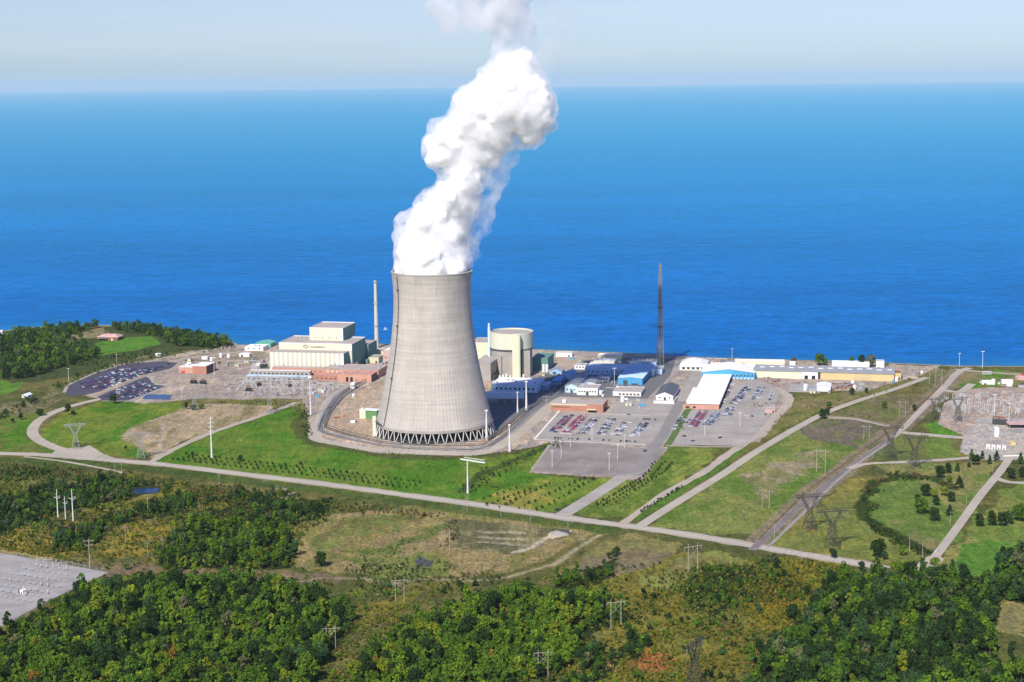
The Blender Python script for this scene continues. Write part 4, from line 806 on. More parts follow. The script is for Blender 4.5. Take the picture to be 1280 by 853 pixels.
# warehouse row
b = Bld('warehouse', 'very long yellow warehouse with a weathered grey roof along the shore', 'warehouse', 941.5, 472, 13)
b.box('wall', 'cream_light', 0, 0, 0, 58, 40, 8.5); b.box('wall', 'white', 58, -.4, 0, 76, 40, 8.5); b.box('wall', 'yellow', 79, 0, 0, 164, 40, 8.5); b.box('recess', 'steel_dark', 76, 1.5, 0, 79, 40, 8.4)
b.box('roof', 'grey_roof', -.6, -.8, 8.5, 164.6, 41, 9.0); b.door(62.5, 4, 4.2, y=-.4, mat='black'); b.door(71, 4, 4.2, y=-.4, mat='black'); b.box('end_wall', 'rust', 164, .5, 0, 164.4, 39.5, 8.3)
for k in range(14): b.box('skylight', 'white_roof', 6 + k * 11.5, 22 + (k % 3) * 3, 9, 12 + k * 11.5, 24.5 + (k % 3) * 3, 9.5)
simple('storage_shed', 'small yellow shed at the east end of the long warehouse', 'shed', 1110, 474.5, 15, 22, 7.5, 'yellow', 'rust', 13, doors=[(13,2,3)])
simple('shore_building', 'long cream building with a narrow white roof behind the wide blue hall', 'building', 918.5, 459, 61, 16, 7, 'cream_light', 'white_roof', 8, doors=[(10,4,5)])
simple('shore_building', 'long white flat building behind the yellow part of the warehouse', 'building', 1040, 460.5, 45, 14, 7, 'white', 'white_roof', 10)
simple('tower_house', 'square white tower house above the warehouse east end', 'building', 1095, 463, 9.5, 10, 11, 'white', 'tan_roof', 12, doors=[(3,2,4)])
simple('roof_hut', 'small white hut behind the cream end of the long warehouse', 'hut', 987, 460, 7, 6, 7, 'white', 'white_roof', 12)
gabled('tent_shed', 'white fabric store shed in the gravel storage yard', 'shed', 1021, 489.5, 15.5, 22, 6, 1.6, 'white', 'white_roof', 12)
b = Bld('gravel_bunker', 'pale concrete slab with low sides in the storage yard', 'slab', 985, 490, 12); b.box('slab', 'concrete', 0, 0, 0, 20, 44, 1.2); b.box('side', 'grey_roof', 20, 0, 0, 36, 40, .9)
simple('guard_hut', 'small white hut on the east edge of the white roofed hall car park', 'hut', 956, 516, 11, 10, 3.5, 'pink', 'tan_roof', 12, doors=[(9,2,2.4)])
# ---- right yard
simple('trailer', 'white trailer on the green north of the right switchyard', 'trailer', 1227.5, 481, 14, 5, 4, 'white', 'white_roof', 4); simple('trailer', 'white trailer east of the other, closer to the red tank', 'trailer', 1252, 480, 13, 5, 4, 'white', 'white_roof', 4)
simple('trailer', 'pale low hut behind the two white trailers', 'hut', 1227, 468.5, 12, 5, 3, 'concrete', 'white_roof', 4)
e = empty('red_tank', G(1278, 474), 0, 'low pink and red round tank at the right edge beyond the switchyard', 'tank'); MB().lathe([(9, 0), (9, 3), (.1, 5)], 24).build('tank_body', M['pink'], e); MB().lathe([(3, 4.2), (3, 6), (.1, 6.4)], 16, cx=1).build('hatch', M['red'], e)
b = Bld('control_house', 'white control house with a pale forecourt in the right switchyard', 'building', 1243, 546, 5); b.body(4.5, 7, 8, 'white', 'white_roof')
b = Bld('rail_canopy', 'long pink roofed canopy at the right edge of the switchyard', 'canopy', 1261, 536, 4); b.box('roof', 'pink', 0, 0, 4, 30, 16, 4.6)
for x in (1, 29):
    for y in (1, 15): b.box('post', 'steel', x-.2, y-.2, 0, x+.2, y+.2, 4)
for k in range(4): simple('equipment_cabin', ['white cabin with a grey door, westmost of the row below the switchyard','white cabin, second from the west in the row below the switchyard','white cabin, third from the west in the row below the switchyard','white cabin, eastmost of the row below the switchyard'][k], 'cabin', 1233 + k * 6.6, 561 + k * .6, 3.4, 3.4, 3.2, 'white', 'white_roof', 8, doors=[(1.6,.9,2)])
gabled('gatehouse', 'small yellow gatehouse at the switchyard gate', 'hut', 1263, 556.5, 5, 4, 3, 1, 'yellow', 'yellow', 8)
b = Bld('low_fence_wall', 'white barrier across the road at the switchyard gate', 'barrier', 1254, 571.5, -3); b.box('beam', 'white', 0, 0, .4, 19, .8, 1.4); b.box('foot', 'concrete', 0, -.2, 0, 1, 1, .4); b.box('foot', 'concrete', 18, -.2, 0, 19, 1, .4)
# ---- far left
b = Bld('lake_house', 'low brown house with a pinkish roof on the wooded point', 'house', 121, 426, 6); b.box('wall', 'brick_dark', 2, 4, 0, 28, 20, 4.5); b.box('wing', 'rust', 16, 0, 0, 30, 12, 4.5); MB().hip(-1, 2, 31, 24, 4.5, 3.2, 7).build('roof', M['pink'], b.root); b.box('porch', 'tan_roof', 0, 1, 3, 15, 4, 3.5); b.windows(4, 3, 15, 1.6, 1.5, 1.5, y=4); b.box('chimney', 'brick', 12, 12, 6, 14, 14, 10); b.door(22, 2, 3, mat='white')
gabled('farm_shed', 'small white cottage among bushes left of the dark car park', 'cottage', 27.5, 497.5, 7.5, 9, 3.2, 1.6, 'white', 'white_roof', 20, win=2, doors=[(4,1,2)])
simple('hut', 'tiny white hut half hidden by trees at the far left shore', 'hut', -1, 418, 5, 5, 5, 'white', 'white_roof')
simple('site_cabin', 'white site cabin on the bare ground above the brick building', 'cabin', 252, 449.5, 8, 4, 3, 'white', 'white_roof'); simple('site_cabin', 'white cabin at the upper end of the dark car park', 'cabin', 194, 445.5, 7, 5, 3, 'white', 'white_roof')
# ---- bottom left yard
simple('switch_hut', 'white metal switch hut in the bottom left gravel yard', 'hut', 25, 743, 3.2, 3.5, 2.8, 'white', 'white_roof', 35, doors=[(1.6,.9,2)])
simple('switch_hut', 'narrow pale cabinet just left of the white switch hut', 'cabinet', 18.5, 743, 2.6, 1.2, 3.0, 'concrete', 'white_roof', 10)
# boat
e = empty('boat', G(481.7, 412.5, -2.5), R(20), 'small white motor boat on the lake just beyond the slender stack', 'boat')
mb = MB(); n = 9; vs = []; prof = [(-9, 1.6, 2.2), (-5, 2.4, 2.1), (0, 2.6, 2.1), (5, 2.0, 2.4), (8, 1.0, 2.8), (10, .1, 3.2)]
for x, ww, z in prof: vs += [(x, -ww, z), (x, -ww*.5, -.2), (x, ww*.5, -.2), (x, ww, z)]
fs = [];
for i in range(len(prof) - 1): a = 4 * i; fs += [(a, a+1, a+5, a+4), (a+1, a+2, a+6, a+5), (a+2, a+3, a+7, a+6), (a+3, a, a+4, a+7)]
fs += [(3, 2, 1, 0)]; mb.add(vs, fs).build('hull', M['white'], e); MB().box(-4, -1.7, 2.1, 3, 1.7, 5.2).box(-2, -1.3, 5.2, 1.5, 1.3, 7.5).build('cabin', M['white'], e); MB().box(-4.1, -1.75, 3.4, 3.1, 1.75, 4.2).build('windows', M['glass'], e); MB().bar((-1, 0, 7.5), (-1, 0, 13), .3).build('mast', M['white'], e)
e.scale = (.32, .4, .5)
# ================================================================ POLES, PYLONS, SWITCHYARDS, FENCES
def place(o, px, py, rz=0.0, sc=1.0, label=None, group=None, z=0.0, color=None):
    o.location = G(px, py) + Vector((0, 0, z)); o.rotation_euler = (0, 0, rz); o.scale = (sc,)*3 if not isinstance(sc, tuple) else sc
    if label: o['label'] = label
    if group: o['group'] = group
    return o
def clone_set(proto, spots, label, group):
    """spots: (px, py, rot, scale[, own label])"""
    for i, s in enumerate(spots):
        o = proto if i == 0 else copy_tree(proto); place(o, s[0], s[1], R(s[2]), s[3], s[4] if len(s) > 4 else label, group)
# tall white steel masts
def mast(hh, name='steel_mast', arms=()):
    e = empty(name, (0,0,0), 0, 'x', 'mast'); MB().lathe([(.85, 0), (.32, hh)], 10).build('shaft', M['pole_white'], e)
    MB().box(-1.1, -1.1, 0, 1.1, 1.1, .7).build('footing', M['concrete'], e)
    for z, w_ in arms: MB().bar((-w_, 0, z), (w_, 0, z + .6), .35).build('crossarm', M['pole_white'], e)
    return e
o = mast(40, arms=((38, 2.2), (34, 3.0), (30, 2.6), (26, 2.6))); place(o, 264.8, 572.8, R(20), 1, 'tall white steel mast standing on the lawn above the sapling rows')
o = mast(42, arms=((40.5, 1.6),)); place(o, 388.5, 519.3, 0, 1, 'tall white floodlight mast at the corner of the perimeter road'); MB().box(-2, -1, 40.6, 2, 1, 43).build('lamp_head', M['white'], o)
o = mast(30, arms=()); MB().bar((-6, 5, 29.5), (15.5, -12, 29.8), .95).build('crossarm', M['pole_white'], o); MB().bar((-3, 10, 29.8), (15, -3, 30), .4).build('wire', M['pole_white'], o); place(o, 584.7, 617, 0, 1, 'white mast with one long slanting white crossarm by the ditch')
g = 'white masts along the perimeter road'
p0 = mast(20, name='light_mast'); MB().box(-1, -.4, 20, 1, .4, 20.7).build('lamp_head', M['white'], p0)
clone_set(p0, [(637,565,0,1.3,'tall white light mast on the bend of the perimeter road south east of the tower'), (608.3,551,0,1.5,'white light mast standing against the right foot of the cooling tower'), (658,513,0,1.55,'white light mast at the corner of the elevated walkway'), (647,516,0,1.1,'shorter white post just left of the mast at the walkway corner')], None, g)
# utility poles
def util_pole(hh, arms=((0,2.6),(2.2,2.0)), mat='wood_pole', cat='utility pole'):
    e = empty('utility_pole', (0,0,0), 0, 'x', cat); MB().lathe([(.26, 0), (.15, hh)], 8).build('shaft', M[mat], e)
    for dz, w_ in arms:
        ca = MB().bar((-w_, 0, hh - 1 - dz), (w_, 0, hh - 1 - dz), .2).build('crossarm', M[mat], e)
        for s in (-1, 0, 1): MB().lathe([(.14, 0), (.2, .3), (.1, .6)], 6, cx=s*w_*.9).build('insulator', M['insulator'], ca).location = (0, 0, hh - .9 - dz)
    return e
def hframe(hh, w_=3.0, mat='wood_pole'):
    e = empty('pole_frame', (0,0,0), 0, 'x', 'power pole')
    for s in (-1, 1): MB().lathe([(.24, 0), (.15, hh)], 8, cx=s*w_).build('shaft', M[mat], e)
    ca = MB().bar((-w_*1.9, 0, hh-2), (w_*1.9, 0, hh-2), .26).build('crossarm', M[mat], e)
    MB().bar((-w_, 0, hh-3), (w_, 0, hh-9), .13).bar((w_, 0, hh-3), (-w_, 0, hh-9), .13).build('brace', M[mat], e)
    for s in (-1.8, 0, 1.8): MB().lathe([(.12, -2.2), (.24, -1.8), (.24, -.4), (.12, -.2)], 6, cx=s*w_).build('insulator', M['insulator'], ca).location = (0, 0, hh - 2)
    return e
u = util_pole(16)
SP = [(683,524,10,1.6,'tall pale utility pole with two crossarms at the corner of the brick building'),(35,662,0,1,'x')]
clone_set(u, SP[:1], None, None)
def cset(proto, spots, fmt, group):
    for i, s in enumerate(spots):
        o = copy_tree(proto); place(o, s[0], s[1], R(s[2]), s[3], s[4] if len(s) > 4 else fmt, group)
cset(u, [(185,641,15,1.0,'utility pole in the brush just below the small blue pond'),(112.5,712,10,1.45,'tall grey utility pole at the corner of the bottom left gravel yard'),(157,678,10,.8,'thin utility pole in the goldenrod right of the low bushes clump'),(185,697,10,.85,'pale utility pole standing at the scrub edge above the forest'),(203,690,10,.7,'short utility pole in scrub beside the dark trees of the middle wood')], None, 'utility poles in the southwest brush')
cset(u, [(690.0,704,0,.6),(663,652,0,.7,'grey roadside pole below the main road west of the junction'),(626,646,0,.6,'small roadside pole below the main road above the striped field'),(710,660,0,.8,'pale roadside pole just west of the entrance junction'),(584,640,0,.9,'dark pole beside the main road above the brown hedge'),(274,607,0,.7,'short pole on the verge below the bare field'),(144,590,0,.7,'left of two short poles beside the bend of the main road'),(152,592,0,.7,'right of two short poles beside the bend of the main road'),(968,675,0,.8,'pole beside the main road near the railway crossing'),(1002,705,0,.8,'thin dark pole on the verge of the main road past the railway')][1:], None, 'roadside poles')
cset(u, [(1226,622,60,.65),(1208,633,60,.65),(1188,655,60,.65),(1241,592,60,.65),(1137,688,60,.8),(1153,701,60,.9)], 'thin pale pole beside the pale road at the right', 'poles beside the right hand road')
h = hframe(17)
clone_set(h, [(866,716,25,1.3,'pale two legged power pole in the scrub below the meadow'),(694.5,0,0,1)][:1], None, None)
cset(h, [(557.5,687,15,.95,'two legged power pole in the dry grass by the striped field'),(500,752,10,1.0,'two legged power pole beside the small dark pond trail'),(414,813,10,.95,'two legged wooden pole in the yellow clearing between the woods'),(679,846,10,1.0,'two legged pole at the bottom edge among trees'),(770,785,15,1.15,'pale two legged power pole in the goldenrod beside the middle wood'),(588,607,0,.01,'x')][:5], None, 'two legged wooden power poles')
cset(h, [(1026,590,-20,1.3,'tall two legged pole in the olive meadow'),(1083,550,-20,.9,'two legged pole west of the railway near the brown field'),(1128,520,-20,1.0,'two legged pole in the brown field nearer the railway'),(1166,481,-20,1.3,'tall white two legged pole beside the railway near the lake'),(1173,483,-20,1.25,'tall white two legged pole right of its twin near the lake'),(957,636,-20,1.0,'two legged pole low in the olive meadow near the main road'),(1073,487,-20,.9,'two legged pole beside the storage yard fence')], None, 'poles along the railway')
# three steel poles in the west brush
def armpole(hh):
    e = empty('steel_pole', (0,0,0), 0, 'x', 'power pole'); MB().lathe([(.55, 0), (.25, hh)], 8).build('shaft', M['pole_white'], e)
    for z, s in ((hh*.68, -1), (hh*.72, 1), (hh*.66, 1)): MB().bar((0, 0, z), (s*2.6, .6, z + 1), .28).build('arm', M['pole_white'], e)
    return e
a_ = armpole(24); clone_set(a_, [(72.5,647,0,1.0,'white steel pole, left of the three standing in the west brush'),(82,649,0,.8,'shorter white steel pole, middle of the three in the west brush'),(91.5,651,0,1.1,'tallest white steel pole, right of the three in the west brush')], None, 'three white steel poles in the brush')
# lattice pylons
def pylon(mat='pylon_steel'):
    e = empty('lattice_pylon', (0,0,0), 0, 'x', 'pylon'); t = .29
    def lattice(levels, name):
        mb = MB()
        for (z0, a0, b0), (z1, a1, b1) in zip(levels[:-1], levels[1:]):
            q0 = [(-a0,-b0),(a0,-b0),(a0,b0),(-a0,b0)]; q1 = [(-a1,-b1),(a1,-b1),(a1,b1),(-a1,b1)]
            for i in range(4):
                j = (i+1) % 4; mb.bar((*q0[i], z0), (*q1[i], z1), t); mb.bar((*q0[i], z0), (*q1[j], z1), t*.6); mb.bar((*q0[j], z0), (*q1[i], z1), t*.6); mb.bar((*q1[i], z1), (*q1[j], z1), t*.55)
        return mb.build(name, M[mat], e)
    lattice([(0,4.6,4.6),(5,3.9,3.9),(10,3.1,3.1),(14.5,2.4,2.4),(18.5,1.8,1.8)], 'body')
    for s in (-1, 1):
        mb = MB()
        for (z0, x0), (z1, x1) in zip([(18.5,1.0),(22,2.9),(25.5,4.9),(29,6.8)][:-1], [(18.5,1.0),(22,2.9),(25.5,4.9),(29,6.8)][1:]):
            for dy in (-1, 1):
                mb.bar((s*(x0-.9), dy*1.2, z0), (s*(x1-.9), dy*1.2, z1), t); mb.bar((s*(x0+.9), dy*1.2, z0), (s*(x1+.9), dy*1.2, z1), t); mb.bar((s*(x0-.9), dy*1.2, z0), (s*(x1+.9), dy*1.2, z1), t*.55); mb.bar((s*(x0+.9), dy*1.2, z0), (s*(x1-.9), dy*1.2, z1), t*.55)
        mb.build('upright', M[mat], e)
    mb = MB(); n = 12
    for k in range(n):
        x0 = -13 + 26*k/n; x1 = -13 + 26*(k+1)/n
        for dy in (-1, 1): mb.bar((x0, dy, 29), (x1, dy, 29), t); mb.bar((x0, dy, 31), (x1, dy, 31), t*.8); mb.bar((x0, dy, 29 if k % 2 else 31), (x1, dy, 31 if k % 2 else 29), t*.6)
        mb.bar((x0, -1, 29), (x0, 1, 29), t*.5); mb.bar((x0, -1, 31), (x1, 1, 31), t*.5)
    ca = mb.build('crossarm', M[mat], e)
    for s in (-11.5, 0, 11.5): MB().lathe([(.15, -4), (.3, -3.6), (.3, -.6), (.12, -.2)], 6, cx=s).build('insulator', M['insulator'], ca).location = (0, 0, 29)
    for s in (-1, 1): MB().bar((s*6, 0, 31), (s*6.5, 0, 34), .3).build('peak', M[mat], e)
    return e
mk('pylon_steel', (.075,.07,.065), rough=.6); mk('pylon_pale', (.34,.34,.33), rough=.6)
py = pylon(); clone_set(py, [(1040.5,686,12,1.0,'dark lattice pylon on the dry meadow nearest the main road'),(1012,664,12,.95,'dark lattice pylon over the railway near the main road'),(1113,574,12,1.0,'dark lattice pylon just right of the railway by the pale track'),(1143,586,12,.98,'dark lattice pylon beside the pale track east of the railway'),(1169,525,12,.75,'dark lattice pylon at the west corner of the right switchyard'),(1197,527,12,.8,'dark lattice pylon at the edge of the right switchyard'),(868,862,60,.95,'large dark lattice pylon lost in the goldenrod at the bottom edge')], None, 'dark lattice pylons')
pp = pylon('pylon_pale'); clone_set(pp, [(95,561,12,.8,'pale lattice pylon on the left lawn beside the curving road'),(176,573,12,.8,'pale lattice pylon on the tip of the bare field'),(243,513,12,.7,'grey lattice pylon at the dark bushes below the left switchyard'),(337,517,12,.8,'grey lattice pylon at the edge of the lawn near the perimeter road')], None, 'pale lattice pylons')
# lot lights
l_ = empty('lot_light', (0,0,0), 0, 'x', 'light pole'); MB().lathe([(.2, 0), (.13, 14)], 8).build('shaft', M['pole_white'], l_); MB().box(-1.4, -.25, 14, 1.4, .25, 14.35).build('lamp_head', M['white'], l_); MB().lathe([(.5, 0), (.5, .9)], 8).build('base', M['concrete'], l_)
clone_set(l_, [(690.3,585.5,0,1.15),(701.5,573,0,1.15),(761.5,588.5,0,1.15),(772,576,0,1.1)], 'tall pale light pole in the empty car park', 'light poles of the empty car park')
cset(l_, [(713,560,0,1.0),(781,562,0,1.0),(740,552,0,.9)], 'pale light pole on the kerb between the full and the empty car park', 'light poles on the kerb')
cset(l_, [(768,483,0,1.5,'tall light mast in front of the blue metal hall'),(881,545,0,1.1,'light pole at the lower end of the white roofed hall car park'),(925,535,0,1.1,'light pole in the middle of the white roofed hall car park'),(915,450,0,1.0,'thin mast at the shore behind the wide blue hall'),(146,498,0,1.1,'light pole at the lower edge of the dark car park'),(86,477,0,1.1,'curved light pole at the left end of the dark car park'),(146,457,0,1.0,'light pole at the upper edge of the dark car park'),(268,470,0,1.6,'tall thin mast in the yard behind the brick building'),(227,499,0,.9,'light pole at the left end of the switchyard'),(1243,520,0,1.6,'tall thin mast inside the right switchyard'),(1261,528,0,1.4,'thin mast right of the transformers in the right switchyard'),(1228,461,0,1.5,'thin mast at the shore beside the right green'),(1199,459,0,1.2,'thin mast where the service road meets the lake')], None, 'light poles and masts around the site')
# ---- switchyard equipment
mk('yard_steel', (.50,.50,.49), rough=.5); mk('porcelain', (.58,.58,.56))
def gantry(w_=14, hh=12, mat='yard_steel'):
    e = empty('switchyard_gantry', (0,0,0), 0, 'x', 'gantry')
    for s in (-1, 1): MB().bar((s*w_/2-.6, 0, 0), (s*w_/2, 0, hh), .34).bar((s*w_/2+.6, 0, 0), (s*w_/2, 0, hh), .34).build('post', M[mat], e)
    mb = MB()
    for k in range(6): x0 = -w_/2 + w_*k/6; x1 = x0 + w_/6; mb.bar((x0, 0, hh-1.4), (x1, 0, hh-1.4), .22).bar((x0, 0, hh), (x1, 0, hh), .22).bar((x0, 0, hh-1.4 if k % 2 else hh), (x1, 0, hh if k % 2 else hh-1.4), .2)
    bm_ = mb.build('beam', M[mat], e)
    for s in (-.3, 0, .3): MB().lathe([(.12, -2), (.24, -1.6), (.24, -.3), (.1, 0)], 6, cx=s*w_).build('insulator', M['insulator'], bm_).location = (0, 0, hh - 1.5)
    return e
def breaker():
    e = empty('circuit_breaker', (0,0,0), 0, 'x', 'switchgear'); MB().box(-2.2, -.5, 1.4, 2.2, .5, 2.1).box(-.7, -.7, .3, .7, .7, 1.4).build('frame', M['steel'], e)
    for s in (-1.8, 0, 1.8): MB().lathe([(.22, 2.1), (.3, 2.4), (.22, 2.8), (.3, 3.2), (.22, 3.6), (.3, 4.0), (.15, 4.6)], 8, cx=s).build('bushing', M['porcelain'], e)
    for s in (-1.8, 1.8): MB().box(s-.18, -.18, 0, s+.18, .18, 1.4).build('leg', M['steel'], e)
    return e
def transformer(mat='steel_dark'):
    e = empty('transformer', (0,0,0), 0, 'x', 'transformer'); MB().box(-3, -1.8, .4, 3, 1.8, 4).build('tank', M[mat], e)
    for s in (-1, 1):
        mb = MB()
        for k in range(6): mb.box(-2.6 + k*.95, s*2.0 if s > 0 else -3.0, 1, -2.2 + k*.95, 3.0 if s > 0 else -2.0, 3.7)
        mb.build('radiator', M[mat], e)
    for s in (-1.6, 0, 1.6): MB().lathe([(.3, 4), (.36, 4.5), (.26, 5), (.32, 5.6), (.15, 6.6)], 8, cx=s).build('bushing', M['brick'], e)
    MB().bar((-2.8, .6, 5.4), (2.0, .6, 5.4), .9).build('conservator', M[mat], e); MB().box(-3.6, -3.4, 0, 3.6, 3.4, .4).build('plinth', M['concrete'], e); return e
def inpx(poly, n, seed, mind):
    r = random.Random(seed); xs = [p[0] for p in poly]; ys = [p[1] for p in poly]; out = []; pw = []
    A = np.array(poly, float); t = 0
    while len(out) < n and t < 6000:
        t += 1; x = r.uniform(min(xs), max(xs)); y = r.uniform(min(ys), max(ys))
        if not inpoly(np.array([x]), np.array([y]), A)[0]: continue
        g = G(x, y)
        if all((g.x-q.x)**2 + (g.y-q.y)**2 > mind**2 for q in pw): out.append((x, y)); pw.append(g)
    return out
gy = gantry(); bk = breaker(); tf = transformer(); first = {'g': True, 'b': True, 't': True}
def put(proto, key, spots, label, group, th, scr=(.8, 1.2), seed=1):
    r = random.Random(seed)
    for s in spots:
        o = proto if first[key] else copy_tree(proto); first[key] = False
        place(o, s[0], s[1], R(th + r.choice([0, 0, 0, 90]) + r.uniform(-3, 3)), r.uniform(*scr), label, group)
RY = [(1184,505),(1200,495),(1275,500),(1300,512),(1290,522),(1200,519)]
put(gy, 'g', inpx(RY, 26, 1, 13), 'pale steel gantry among the gear of the right switchyard', 'gantries of the right switchyard', -12, (.55, .9))
put(bk, 'b', inpx(RY, 84, 2, 5.5), 'pale circuit breaker in the rows of the right switchyard', 'circuit breakers of the right switchyard', -12, (.7, 1.1))
LY = [(285,478),(395,480),(425,486),(400,496),(300,494),(280,488)]
put(gy, 'g', inpx(LY, 34, 3, 9), 'pale steel gantry in the left switchyard', 'gantries of the left switchyard', -12, (.6, .9))
put(bk, 'b', inpx(LY, 80, 4, 5), 'pale circuit breaker in the left switchyard', 'circuit breakers of the left switchyard', -12, (.6, 1.0))
put(bk, 'b', inpx([(318,458),(372,458),(378,465),(318,466)], 16, 5, 6), 'blue grey switchgear beside the turbine hall foot', 'switchgear at the turbine hall', -12, (1.2, 1.8))
put(tf, 't', [(330,461),(343,462),(357,463),(368,463.5)], 'transformer in the row at the foot of the turbine hall', 'transformers at the turbine hall', -12, (1.2, 1.5))
put(tf, 't', [(242,480),(254,480.5)], 'dark transformer at the west end of the left switchyard', 'transformers of the left switchyard', -12, (1, 1.2))
put(tf, 't', [(311,489.5)], 'dark transformer standing alone near the lower edge of the left switchyard', 'transformers of the left switchyard', -12, (1, 1.1))
put(tf, 't', [(325,483),(362,484)], 'dark transformer among the gear of the left switchyard', 'transformers of the left switchyard', -12, (1, 1.1))
put(tf, 't', [(1246,531),(1253,531.5)], 'tall dark transformer behind the white control house', 'transformers of the right switchyard', -12, (1.3, 1.5))
BY = [(-5,715),(40,712),(85,712),(80,722),(55,735),(30,750),(0,760)]
put(bk, 'b', [(x0 + k * 7.5 + random.uniform(-1,1), y0 + k * 1.1 + random.uniform(-.5,.5)) for x0, y0, n_ in ((2,741,8),(0,734,9),(6,726,10),(14,719,10),(30,713,8),(0,748,6),(44,708,6)) for k in range(n_)], 'grey switchgear stand in the bottom left gravel yard', 'switchgear of the bottom left yard', 30, (.4, .7))
put(gy, 'g', [(52,707),(60,708),(70,709.5),(78,711)], 'slim grey gantry on the far edge of the bottom left yard', 'gantries of the bottom left yard', 5, (.4, .5))
put(bk, 'b', inpx([(1170,505),(1185,498),(1190,520),(1172,528)], 8, 7, 7), 'pale circuit breaker at the west corner of the right switchyard', 'circuit breakers at the corner', -12, (.8, 1.2))
# ---- fences
def fence(name, label, pts, hh=2.6, gap=7, mat='steel', mesh_mat=None, cat='fence', rail=.12):
    Wp = [Vector(p) for p in polyw(pts)]; o0 = Wp[0]; e = empty(name, (o0.x, o0.y, 0), 0, label, cat); n = 0; rl = MB(); posts = []
    for a, b_ in zip(Wp[:-1], Wp[1:]):
        L = (b_ - a).length; k = max(1, int(L / gap))
        for i in range(k): posts.append(a + (b_ - a) * i / k - o0)
        a0 = a - o0; b0 = b_ - o0; rl.bar((a0.x, a0.y, hh), (b0.x, b0.y, hh), rail); rl.bar((a0.x, a0.y, hh*.5), (b0.x, b0.y, hh*.5), rail*.8); rl.bar((a0.x, a0.y, .15), (b0.x, b0.y, .15), rail)
    rl.build('rail', M[mat], e)
    step = max(1, len(posts) // 90 + 1) if len(posts) > 95 else 1
    pm = MB().box(-.12, -.12, 0, .12, .12, hh + .3); proto = None
    for p in posts[::step]:
        if proto is None: proto = pm.build('post', M[mat], e); q = proto
        else: q = proto.copy(); col.objects.link(q); q.parent = e
        q.location = (p.x, p.y, 0)
    return e
fence('security_fence', 'outer security fence following the dark lane around the cooling tower', [(490,453.5),(476,461.5),(447,477),(418,495),(404,515),(396,540),(430,549.5),(478,560),(520,563),(560,564),(608,562.5),(645,538),(672,513),(694,497),(716,478)], 4.2, 8, rail=.3)
fence('security_fence', 'inner security fence between the dark lane and the tower yard', [(495,456.5),(478,466),(454,480),(429,496),(413,515),(405,535),(430,543.5),(478,554.5),(520,557.5),(560,558),(602,557.5),(636,535),(664,511),(686,497),(708,478)], 4.2, 8, mat='steel_dark', rail=.45)
fence('yard_fence', 'thin fence on the lower side of the left switchyard', [(215,499),(300,498.5),(380,499)], 2.6, 7); fence('yard_fence', 'thin fence around the bottom left gravel yard', [(-10,690),(5,692.5),(70,703),(135,716)], 2.4, 6)
fence('yard_fence', 'white guard rail along the short gravel spur in the brown field', [(1035,522),(1070,524.3),(1112,533)], 1.4, 8, mat='concrete', rail=.3)
fence('yard_fence', 'dark fence on the west side of the railway', [(948,676),(1005,618),(1066,573),(1118,536),(1160,498),(1186,472)], 1.8, 9, mat='rust', rail=.16)
fence('yard_fence', 'fence south of the right switchyard', [(1183,523),(1225,526),(1300,528)], 2.8, 7, rail=.3)
# retaining sides: barrier blocks in tower yard
for k, (x, y, c, lb) in enumerate(((421,523,'rust','small rusty heap of steel west in the tower yard'),(432,521,'brick','reddish stack of timber in the tower yard'),(636,531,'rust','rusty steel bundle on the dirt strip right of the tower'))):
    e = empty('material_stack', G(x, y), R(20), lb, 'stack'); mb = MB()
    for i in range(4): mb.box(-3, -1.6 + i * .9, 0, 3, -.9 + i * .9, .8 + (i % 2) * .5)
    mb.build('beams', M[c], e)
# gravel heaps and the pale pile in the striped field
def mound(name, label, px, py, a, b_, hh, mat, seed):
    r = np.random.default_rng(seed); n = 14; vs = []; fs = []
    for i in range(n + 1):
        for j in range(n + 1):
            u, v = i / n * 2 - 1, j / n * 2 - 1; d = math.hypot(u, v); z = max(0, 1 - d) ** .8 * hh * (.75 + .5 * r.random()); vs.append((u * a, v * b_, z - .05))
    for i in range(n):
        for j in range(n): k = i * (n + 1) + j; fs.append((k, k + n + 1, k + n + 2, k + 1))
    o = MB().add(vs, fs).build(name, M[mat]); o.location = G(px, py); tag(o, label, 'mound'); return o
mound('rubble_pile', 'pale rubble pile at the end of the striped field', 700, 667, 7, 9, 2.2, 'concrete', 1); mound('gravel_pile', 'grey gravel heap in the storage yard', 1000, 487, 9, 12, 2.5, 'grey_roof', 2); mound('dirt_pile', 'tan dirt heap by the warehouse east end', 1140, 472, 8, 10, 2.4, 'dirt', 3)
e = empty('trailer', G(697, 667), R(-12), 'dark trailer parked on the pale rubble of the striped field', 'trailer'); MB().box(0, 0, .8, 9, 2.5, 2.8).build('body', M['steel_dark'], e); MB().box(1, .2, 0, 2, 2.3, .8).box(7, .2, 0, 8, 2.3, .8).build('wheels', M['black'], e)
# yard clutter: crates by the warehouse
cr = empty('storage_crate', (0,0,0), 0, 'x', 'crate'); MB().box(-1.6, -1.2, 0, 1.6, 1.2, 1.7).build('box', M['crate'] if 'crate' in M else M['rust'], cr); MB().box(-1.7, -1.3, 1.7, 1.7, 1.3, 1.85).build('lid', M['steel'], cr)
for i, (x, y) in enumerate(inpx([(1020,478),(1075,480),(1070,486),(1040,490),(1042,484)], 34, 9, 3.5)):
    o = cr if i == 0 else copy_tree(cr); place(o, x, y, R(random.uniform(0, 90)), random.uniform(.7, 1.5), 'rusty storage crate scattered in the yard before the yellow warehouse', 'crates in the storage yard')
for i, (x, y) in enumerate(inpx([(952,470),(975,474),(972,482),(955,478)], 14, 10, 3)):
    place(copy_tree(cr), x, y, R(random.uniform(0, 90)), random.uniform(.6, 1.1), 'small reddish crate on the gravel right of the blue hall', 'crates right of the blue hall')
